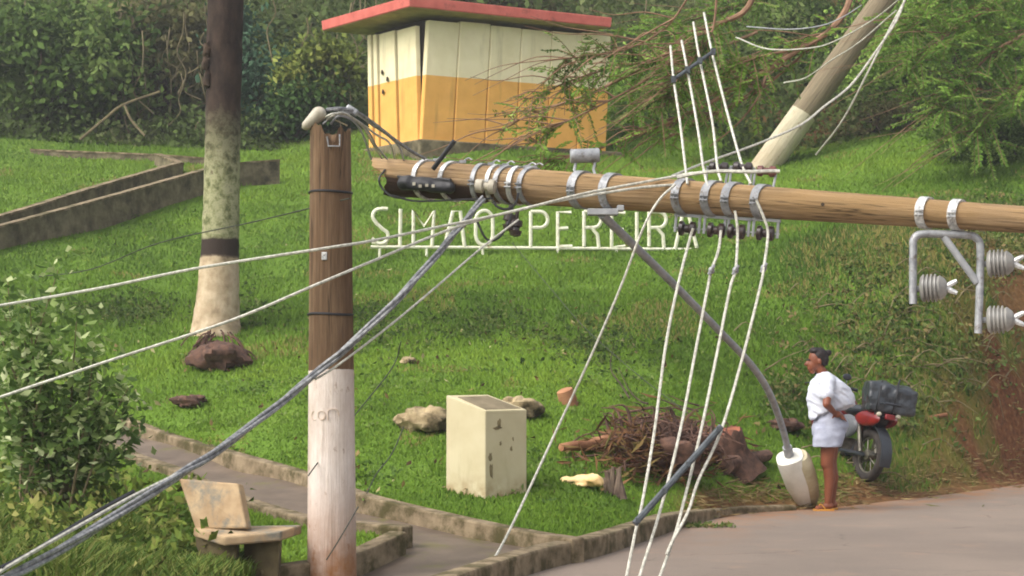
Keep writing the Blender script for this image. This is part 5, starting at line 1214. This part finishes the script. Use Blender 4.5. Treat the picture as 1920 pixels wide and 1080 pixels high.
for (dx, dz, w_, h_) in ((-.09, .05, .11, .03), (0, .055, .11, .04), (.08, .06, .1, .04), (.12, .03, .07, .03), (-.02, .01, .08, .025)):
    n0 = len(m.v); m.ell(g0 + Vector((dx, random.uniform(-.03, .03), dz)), w_, .09, h_, None, 14, 8)
    for i in range(n0, len(m.v)): m.v[i] += Vector((1, 1, 1)) * .02 * mnoise.noise(m.v[i] * 22)
tag(m.build('yellow_chunk', M['foam'], origin=g0, remesh=.012), 'bright yellow splintered wood chunk on the grass', 'wood chunk')
m = MB()
for pts in ([(1160, 700), (1180, 760), (1200, 800), (1215, 825)], [(1150, 660), (1145, 720), (1165, 770), (1180, 815)], [(1240, 760), (1270, 790), (1310, 820)]):
    q = [G(*p, 11, 24) + up * (.06 + .1 * i) for i, p in enumerate(pts)]; m.tube(crom(q[::-1], 4), list(np.linspace(.012, .004, 13)), 5)
tag(m.build('dry_twigs', M['trunk']), 'dark thin twigs rising above the brush heap', kind='stuff')
lump('dirt_mound', 'brown dirt mound heaped under the bank right of the heap', 'dirt mound', 1470, 800, 70, 26, M['root'], jit=.4)
g0 = G(1765, 778, 16, 24); m = MB(); m.tube(crom([P(1700, 768, g0.y - .1), P(1735, 782, g0.y - .1), P(1775, 777, g0.y)], 4), [.022] * 9, 7); tag(m.build('broken_stick', M['palelog'], origin=g0), 'pale broken stick on the bank right of the black bag', 'stick')

# ------------------------------------------------------------------ foreground shrub and tall grass at the left
def shoot_shrub():
    d = 11.0; base = P(95, 960, d); base.z = h1(base.x, base.y)
    t = thing('leafy_shrub', 'loose leafy shrub with pale leaf tips at the left edge', 'shrub', base); m = MB(); C = []; D = []; T = []
    tips = [(20,520),(60,560),(105,580),(40,640),(90,650),(150,600),(170,650),(210,700),(240,790),(130,720),(60,740),(15,700),(190,760),(90,820),(30,800),(150,830),(245,720),(230,860),(10,580),(115,500),(-30,560),(-30,680),(180,700),(60,870)]
    for (tx_, ty_) in tips:
        e = P(tx_ + random.uniform(-10, 10), ty_ + random.uniform(-10, 10), d + random.uniform(-.35, .35)); b_ = base + Vector((random.uniform(-.2, .2), random.uniform(-.2, .2), random.uniform(0, .2)))
        q = crom([b_, b_.lerp(e, .5) + Vector((random.uniform(-.1, .05), 0, .1)), e], 8); m.tube(q, list(np.linspace(.011, .003, len(q))), 5)
        for p in q[len(q) // 3:]:
            for _ in range(13):
                C.append(p + Vector((random.gauss(0, .09), random.gauss(0, .08), random.gauss(0, .08)))); D.append((random.gauss(.3, .7), random.gauss(0, .7), random.gauss(-.1, .5))); T.append(random.random() ** 1.6)
    m.build('stem', M['greytwig'], t); C = np.array(C); V, Fc, rv = leaf_quads(C, (.05 + .06 * rng.random(len(C))), np.array(D), .8, .5, np.array(T)); raw_mesh('leaves', V, Fc, LM['leaf_shrub'], {'rnd': rv}, t)
shoot_shrub()
nb = 16000; px = rng.uniform(-60, 560, nb); yy = rng.uniform(8.6, 10.4, nb)
x = (px - 960) / F * yy; z = H(x, yy)
hgt = (.08 + .20 * rng.random(nb)) * np.clip(1.3 - px / 520, .15, 1) * (.5 + gnoise(x, yy, .4, 77))
keep = ~inpoly(x, yy, PP); x, yy, z, hgt = x[keep], yy[keep], z[keep], hgt[keep]; nb = len(x)
la = rng.uniform(0, 2 * np.pi, nb); ln = hgt * rng.uniform(.2, .9, nb); B = np.stack([x, yy, z - .02], -1)
mid_ = B + np.stack([np.cos(la) * ln * .3, np.sin(la) * ln * .3, hgt * .7], -1); tip = B + np.stack([np.cos(la) * ln, np.sin(la) * ln, hgt], -1)
sd_ = np.stack([np.ones(nb), np.zeros(nb), np.zeros(nb)], -1) * (.004 + .006 * rng.random(nb))[:, None]
fl_ = np.where(np.cross(sd_, tip - B)[:, 1:2] > 0, -1.0, 1.0); sd_ = sd_ * fl_
V = np.stack([B - sd_, B + sd_, mid_ + sd_ * .8, mid_ - sd_ * .8, tip], 1).reshape(-1, 3); k5 = np.arange(nb) * 5
Fc = np.concatenate([np.stack([k5, k5 + 1, k5 + 2], -1), np.stack([k5, k5 + 2, k5 + 3], -1), np.stack([k5 + 3, k5 + 2, k5 + 4], -1)])
tag(raw_mesh('tall_grass', V, Fc, LM['grass_tall'], {'rnd': np.repeat(rng.random(nb), 5)}), 'tall yellowish grass in the near left corner', kind='stuff')

# ------------------------------------------------------------------ person
pd = 16.0; kp = pd / F; pf = P(1552, 954, pd); pf.z = 0.0
per = thing('person', 'person in a white shirt and pale shorts standing with a hand on the hip', 'person', pf)
def pp(px, py, dy=0.0):
    return Vector((pf.x + (px - 1552) * kp, pf.y + dy, (954 - py) * kp * 1.0))
m = MB()   # one continuous body; the person faces left
NEARY, FARY = -.085, .085
# head, neck, torso
m.ell(pp(1534, 674), .078, .072, .105, Matrix.Rotation(R(-6), 3, 'Y')); m.ell(pp(1527, 684), .058, .055, .07)
m.capsule(pp(1517, 679), pp(1514, 683), .014, .017); m.capsule(pp(1521, 691, -.012), pp(1521, 691, .012), .022, .022); m.ell(pp(1526, 697), .03, .03, .022)
for s_ in (-1, 1): m.ell(pp(1538, 678, s_ * .074), .018, .012, .03)
m.capsule(pp(1540, 690), pp(1549, 706), .05, .055)
m.capsule(pp(1553, 714, NEARY * 1.2), pp(1553, 714, FARY * 1.2), .055, .055)
m.ell(pp(1552, 730), .095, .125, .14); m.ell(pp(1556, 758), .09, .115, .12); m.ell(pp(1557, 788), .10, .125, .10); m.ell(pp(1568, 797), .08, .115, .085)
# legs
for sy, kx, axk, toe in ((NEARY, 1551, 1549, 1530), (FARY, 1562, 1562, 1545)):
    m.capsule(pp(kx + 2, 812, sy), pp(kx - 2, 868, sy * .9), .086, .064); m.capsule(pp(kx, 868, sy * .9), pp(kx + 2, 890, sy * .85), .058, .056); m.capsule(pp(kx + 3, 890, sy * .85), pp(axk + 1, 938, sy * .8), .056, .034)
    m.ell(pp(kx + 5, 893, sy * .85), .048, .048, .085)
    m.capsule(pp(axk + 5, 945, sy * .8), pp(toe, 949, sy * .95), .033, .024)
    for q in range(5): m.capsule(pp(toe + 1, 950, sy * .95 + (q - 2) * .016), pp(toe - 4 + abs(q - 1), 950.5, sy * .95 + (q - 2) * .018), .011, .009)
# near arm: elbow out toward the camera, hand on the hip; far arm the same on the other side
for sy, e_, w__, h_ in ((-1, (1541, 757), (1560, 773), (1570, 778)), (1, (1560, 757), (1564, 776), (1570, 782))):
    sh = pp(1551, 716, sy * .155); el_ = pp(*e_, sy * .30); wr = pp(*w__, sy * .185); hd = pp(*h_, sy * .165)
    m.capsule(sh, el_, .052, .038); m.capsule(el_, wr, .039, .026); m.ell((wr + hd) / 2, .042, .022, .036)
    for q in range(4):
        a0 = hd + Vector((-.012 + .010 * q, 0, .026 - .018 * q)); a1 = a0 + Vector((.034, -sy * .012, -.012)); m.capsule(a0, a1, .010, .009); m.capsule(a1, a1 + Vector((.02, -sy * .014, -.016)), .009, .008)
    m.capsule(wr + Vector((.0, 0, -.012)), wr + Vector((-.02, -sy * .006, -.05)), .011, .009)
m.build('body', M['skin'], per, remesh=.0075, smooth_it=4)
m = MB(); m.ell(pp(1540, 667), .083, .080, .085, Matrix.Rotation(R(-20), 3, 'Y')); m.ell(pp(1546, 674), .062, .076, .075); m.ell(pp(1531, 658), .055, .068, .04); m.capsule(pp(1550, 662), pp(1559, 660), .030, .022); m.ell(pp(1557, 661), .032, .034, .032)
m.build('hair', M['hair'], per, remesh=.009, smooth_it=3)
for s_ in (-1, 1):
    m = MB(); m.ell(pp(1519, 674.5, s_ * .03), .011, .013, .009); m.build('eye', M['eye'], per)
def loft(m, rings, n_=32):
    """rings: (py, left px, right px, half depth, hem) stacked ellipses; hem drops the front and lifts the near hip"""
    vs = []; fs = []
    for (py, l_, r_, ry, yo, hem) in rings:
        for k in range(n_):
            a = 2 * math.pi * k / n_; ca, sa = math.cos(a), math.sin(a)
            ca_ = math.copysign(abs(ca) ** .85, ca)
            vs.append(pp((l_ + r_) / 2 + (r_ - l_) / 2 * ca_, py + hem * (-ca * 9 - (7 if sa < -.3 and ca > -.6 else 0)), yo + ry * sa))
    N = len(rings)
    for i in range(N - 1):
        for k in range(n_): fs.append((i * n_ + k, i * n_ + (k + 1) % n_, (i + 1) * n_ + (k + 1) % n_, (i + 1) * n_ + k))
    fs.append(tuple(range(n_ - 1, -1, -1))); fs.append(tuple((N - 1) * n_ + k for k in range(n_))); m.add(vs, fs)
m = MB()  # loose shirt, ballooning at the back, drawn up over the hip
loft(m, [(697, 1538, 1557, .055, 0, 0), (702, 1534, 1563, .10, 0, 0), (708, 1529, 1572, .155, 0, 0), (716, 1523, 1584, .18, 0, 0), (726, 1519, 1594, .185, 0, 0), (738, 1516, 1602, .18, 0, 0), (750, 1516, 1606, .175, 0, 0), (760, 1517, 1605, .17, 0, .2), (768, 1518, 1598, .165, 0, .5), (775, 1520, 1588, .16, 0, .9), (778, 1522, 1584, .155, 0, 1)])
for s_, ex in ((-1, 1543), (1, 1556)): m.capsule(pp(1551, 712, s_ * .13), pp(ex, 738, s_ * .235), .075, .072)
sh_ = m.build('shirt', M['shirt'], per, remesh=.008, smooth_it=3)
for v in sh_.data.vertices:
    c_ = v.co; u_ = c_.x * .8 + c_.z; n_ = mnoise.noise(Vector((u_ * 14, c_.y * 6, (c_.x - c_.z) * 5))) + .45 * mnoise.noise(Vector((u_ * 34, c_.y * 12, (c_.x - c_.z) * 9))); v.co = c_ + v.normal * n_ * .014
m = MB()
loft(m, [(770, 1536, 1577, .125, 0, 0), (778, 1532, 1584, .145, 0, 0), (788, 1528, 1591, .165, 0, 0), (798, 1525, 1593, .172, 0, 0), (808, 1524, 1589, .175, 0, 0), (816, 1525, 1584, .17, 0, 0)])
for sy, o_ in ((NEARY, 0), (FARY, 8)): loft(m, [(800, 1527 + o_, 1584, .09, sy, 0), (818, 1523 + o_, 1582, .105, sy * 1.05, 0), (836, 1522 + o_, 1576 + o_, .11, sy * 1.08, 0)])
sh2 = m.build('shorts', M['shorts'], per, remesh=.008, smooth_it=4)
for v in sh2.data.vertices: c_ = v.co; v.co = c_ + v.normal * .006 * mnoise.noise(Vector((c_.x * 14, c_.y * 14, c_.z * 22)))
for sy, toe, axk in ((NEARY, 1530, 1553), (FARY, 1545, 1566)):
    m = MB(); a_, b_ = pp(axk + 4, 952.5, sy * .8), pp(toe - 4, 952.8, sy * .95); rot = (b_ - a_).to_track_quat('X', 'Z').to_matrix(); m.box((a_ + b_) / 2, (a_ - b_).length + .03, .085, .018, rot)
    c_ = a_.lerp(b_, .62)
    for s_ in (-1, 1): m.tube(crom([c_ + Vector((.03, s_ * .04, .01)), c_ + Vector((-.01, s_ * .022, .058)), b_ + Vector((.03, 0, .025))], 3), .006, 5)
    m.build('flip_flop', M['sandal'], per, bevel=.006)

# ------------------------------------------------------------------ motorcycle
yaw = R(180 - 38)   # heading: front toward the left and a little away
hd_ = Vector((-.33, .944, 0)).normalized()
rw_ = G(1634, 898, 16, 20); rw_ = P(1624, 900, 17.5); rw_.z = h1(rw_.x, rw_.y) 
sdv = Vector((-hd_.y, hd_.x, 0)); lean_ = R(-8)
Mm = Matrix.Translation(rw_) @ Matrix(((hd_.x, sdv.x, 0, 0), (hd_.y, sdv.y, 0, 0), (0, 0, 1, 0), (0, 0, 0, 1))) @ Matrix.Rotation(R(8), 4, 'X')
mo = thing('motorcycle', 'red motorcycle parked on the verge behind the person', 'motorcycle', mat=Mm)
def b3(x_, y_, z_): return Mm @ Vector((x_, y_, z_))
def tb(name, mat, paths, rad, n_=8, parent=None):
    m = MB()
    for q in paths: m.tube(crom([b3(*p) for p in q], 4), rad, n_)
    return m.build(name, mat, parent or mo)
for wx in (0, 1.27):
    m = MB(); R_ = .245; m.tube([b3(wx + math.cos(a) * R_, 0, .3 + math.sin(a) * R_) for a in [2 * math.pi * k / 36 for k in range(36)]], .052, 10, closed=True); wh = m.build('wheel', M['tyre'], mo)
    m = MB(); m.tube([b3(wx + math.cos(a) * .195, 0, .3 + math.sin(a) * .195) for a in [2 * math.pi * k / 32 for k in range(32)]], .016, 6, closed=True)
    for k in range(10): a = 2 * math.pi * k / 10; m.tube([b3(wx, .02 * (-1) ** k, .3), b3(wx + math.cos(a) * .19, 0, .3 + math.sin(a) * .19)], .006, 5)
    m.lathe(b3(wx, -.05, .3), b3(wx, .05, .3) - b3(wx, -.05, .3), [(.03, 0), (.055, .01), (.055, .09), (.03, .1)], 14); m.build('rim', M['engine'], wh)
tb('fork', M['engine'], [[(1.27, s_ * .07, .3), (1.12, s_ * .07, .62), (1.0, s_ * .07, .95)] for s_ in (-1, 1)], .02)
tb('frame_tube', M['plastic'], [[(1.0, 0, .85), (.75, 0, .45), (.45, 0, .3), (.25, 0, .45), (0.05, 0, .68)], [(1.0, 0, .88), (.6, 0, .7), (.1, 0, .68), (-.28, 0, .72)]], .022)
tb('swing_arm', M['plastic'], [[(0, s_ * .07, .3), (.45, s_ * .09, .33)] for s_ in (-1, 1)], .02)
tb('shock', M['engine'], [[(.03, s_ * .1, .33), (.12, s_ * .1, .66)] for s_ in (-1, 1)], .024)
m = MB(); m.box(b3(.62, 0, .38), .28, .22, .2, Mm.to_3x3()); m.capsule(b3(.66, 0, .45), b3(.76, 0, .6), .085, .075)
for j in range(4): m.box(b3(.68 + .02 * j, 0, .48 + .035 * j), .2, .2, .012, Mm.to_3x3())
m.build('engine', M['engine'], mo, bevel=.02)
tb('exhaust', M['engine'], [[(.78, -.1, .5), (.84, -.12, .36), (.65, -.14, .24), (.3, -.15, .27), (-.15, -.16, .36)]], .033, 10)
m = MB(); m.ell(b3(.70, 0, .83), .26, .16, .15, Mm.to_3x3()); m.ell(b3(.55, 0, .78), .12, .1, .08, Mm.to_3x3()); m.build('fuel_tank', M['mred'], mo, remesh=.012, smooth_it=3)
m = MB(); m.ell(b3(.28, 0, .79), .33, .13, .06, Mm.to_3x3()); m.ell(b3(.0, 0, .82), .2, .12, .055, Mm.to_3x3()); m.build('seat', M['plastic'], mo, remesh=.012, smooth_it=3)
for s_ in (-1, 1):
    m = MB(); m.ell(b3(.30, s_ * .13, .60), .21, .05, .13, Mm.to_3x3()); m.build('side_panel', M['seatm'] if s_ > 0 else M['mred'], mo)
    m = MB(); m.ell(b3(-.06, s_ * .11, .69), .25, .045, .085, Mm.to_3x3()); m.build('tail_fairing', M['mred'], mo)
    m = MB(); m.ell(b3(.92, s_ * .16, .70), .13, .05, .17, Mm.to_3x3()); m.build('tank_shroud', M['mred'], mo)
m = MB()
def fender(cx, a0, a1, R_, wd_):
    vs = []; fs = []
    K = 12
    for i in range(K + 1):
        a = R(a0 + (a1 - a0) * i / K)
        for s_ in (-1, 1):
            for rr_ in (R_, R_ + .012): vs.append(b3(cx + math.cos(a) * rr_, s_ * wd_, .3 + math.sin(a) * rr_))
    for i in range(K):
        a = i * 4; b_ = a + 4; fs += [(a, a + 2, b_ + 2, b_), (a + 1, b_ + 1, b_ + 3, a + 3), (a, b_, b_ + 1, a + 1), (a + 2, a + 3, b_ + 3, b_ + 2)]
    fs += [(0, 1, 3, 2), (K * 4, K * 4 + 2, K * 4 + 3, K * 4 + 1)]; m.add(vs, fs)
fender(0, 75, 200, .335, .065); m.build('rear_fender', M['plastic'], mo); m = MB(); fender(1.27, -10, 130, .325, .06); m.build('front_fender', M['mred'], mo)
tb('handlebar', M['plastic'], [[(.88, -.29, 1.05), (.94, -.17, 1.06), (.98, 0, 1.0), (.94, .17, 1.06), (.88, .29, 1.05)]], .014)
for s_ in (-1, 1):
    tb('brake_lever', M['plastic'], [[(.93, s_ * .2, 1.07), (.96, s_ * .34, 1.05)]], .007)
    tb('grip', M['black'], [[(.905, s_ * .22, 1.058), (.877, s_ * .30, 1.05)]], .02)
    tb('mirror_stalk', M['plastic'], [[(.93, s_ * .17, 1.06), (.95, s_ * .19, 1.16)]], .006); m = MB(); m.ell(b3(.95, s_ * .19, 1.19), .015, .06, .04, Mm.to_3x3()); m.build('mirror', M['plastic'], mo)
    m = MB(); m.ell(b3(-.30, s_ * .12, .74), .03, .03, .025); m.build('indicator', M['ceramic'], mo)
m = MB(); m.lathe(b3(1.08, 0, .93), b3(1.16, 0, .93) - b3(1.08, 0, .93), [(.05, 0), (.085, .03), (.09, .07), (.08, .085)], 18); m.build('headlight', M['lampglass'], mo)
m = MB(); m.box(b3(1.03, 0, .98), .06, .2, .1, Mm.to_3x3()); m.build('instrument_panel', M['plastic'], mo, bevel=.02)
m = MB(); m.box(b3(-.33, 0, .72), .03, .12, .06, Mm.to_3x3()); m.build('tail_light', M['mred'], mo, bevel=.01)
tb('luggage_rack', M['plastic'], [[(.05, s_ * .1, .84), (-.35, s_ * .1, .86)] for s_ in (-1, 1)] + [[(-.35, -.1, .86), (-.35, .1, .86)]], .012)
tb('side_stand', M['plastic'], [[(.5, .1, .3), (.46, .27, .04)]], .012)
bz = thing('cargo_bag', 'shiny black wrapped bundle strapped on the rear of the motorcycle', 'bag', b3(-.1, 0, .87))
m = MB(); db = b3(-.1, 0, .9).y
k_ = db / F; tr_ = Matrix.Rotation(R(9), 3, 'Y')
m.box(P(1668, 752, db), 88 * k_, .38, 48 * k_, tr_); m.box(P(1647, 737, db), 48 * k_, .34, 38 * k_, tr_); m.ell(P(1690, 744, db), 27 * k_, .19, 22 * k_); m.ell(P(1650, 733, db), 30 * k_, .18, 20 * k_)
bg_ = m.build('bag_body', M['bag'], bz, remesh=.012, smooth_it=34)
for v in bg_.data.vertices: v.co += v.normal * .018 * mnoise.noise(v.co * 11)
m = MB()
for px in (1652, 1684):
    m.tube(crom([P(px - 12, 778, db - .17), P(px - 4, 745, db - .235), P(px + 2, 716, db - .12), P(px + 4, 714, db + .05)], 4), .010, 5)
m.build('strap', M['black'], bz)
m = MB(); m.ell(P(1652, 784, db + .02), .14, .13, .10); m.ell(P(1668, 778, db + .02), .12, .12, .07)
tag(m.build('dark_sack', M['black'], origin=P(1652, 790, db), remesh=.014, smooth_it=3), 'dull dark sack squeezed between the black bundle and the motorcycle seat', 'bag')

# ------------------------------------------------------------------ damp air
m = MB(); m.box((0, 60, 48), 420, 420, 99); hz_m = bpy.data.materials.new('damp_air'); hz_m.use_nodes = True; n = hz_m.node_tree; n.nodes.clear()
ho = n.nodes.new('ShaderNodeOutputMaterial'); hv = n.nodes.new('ShaderNodeVolumePrincipled'); hv.inputs['Color'].default_value = (.92, .94, .95, 1); hv.inputs['Density'].default_value = .0016; hv.inputs['Anisotropy'].default_value = .2
L(n, hv.outputs[0], ho.inputs['Volume']); tag(m.build('haze', hz_m, smooth=False), 'thin damp haze over the slope', kind='stuff')
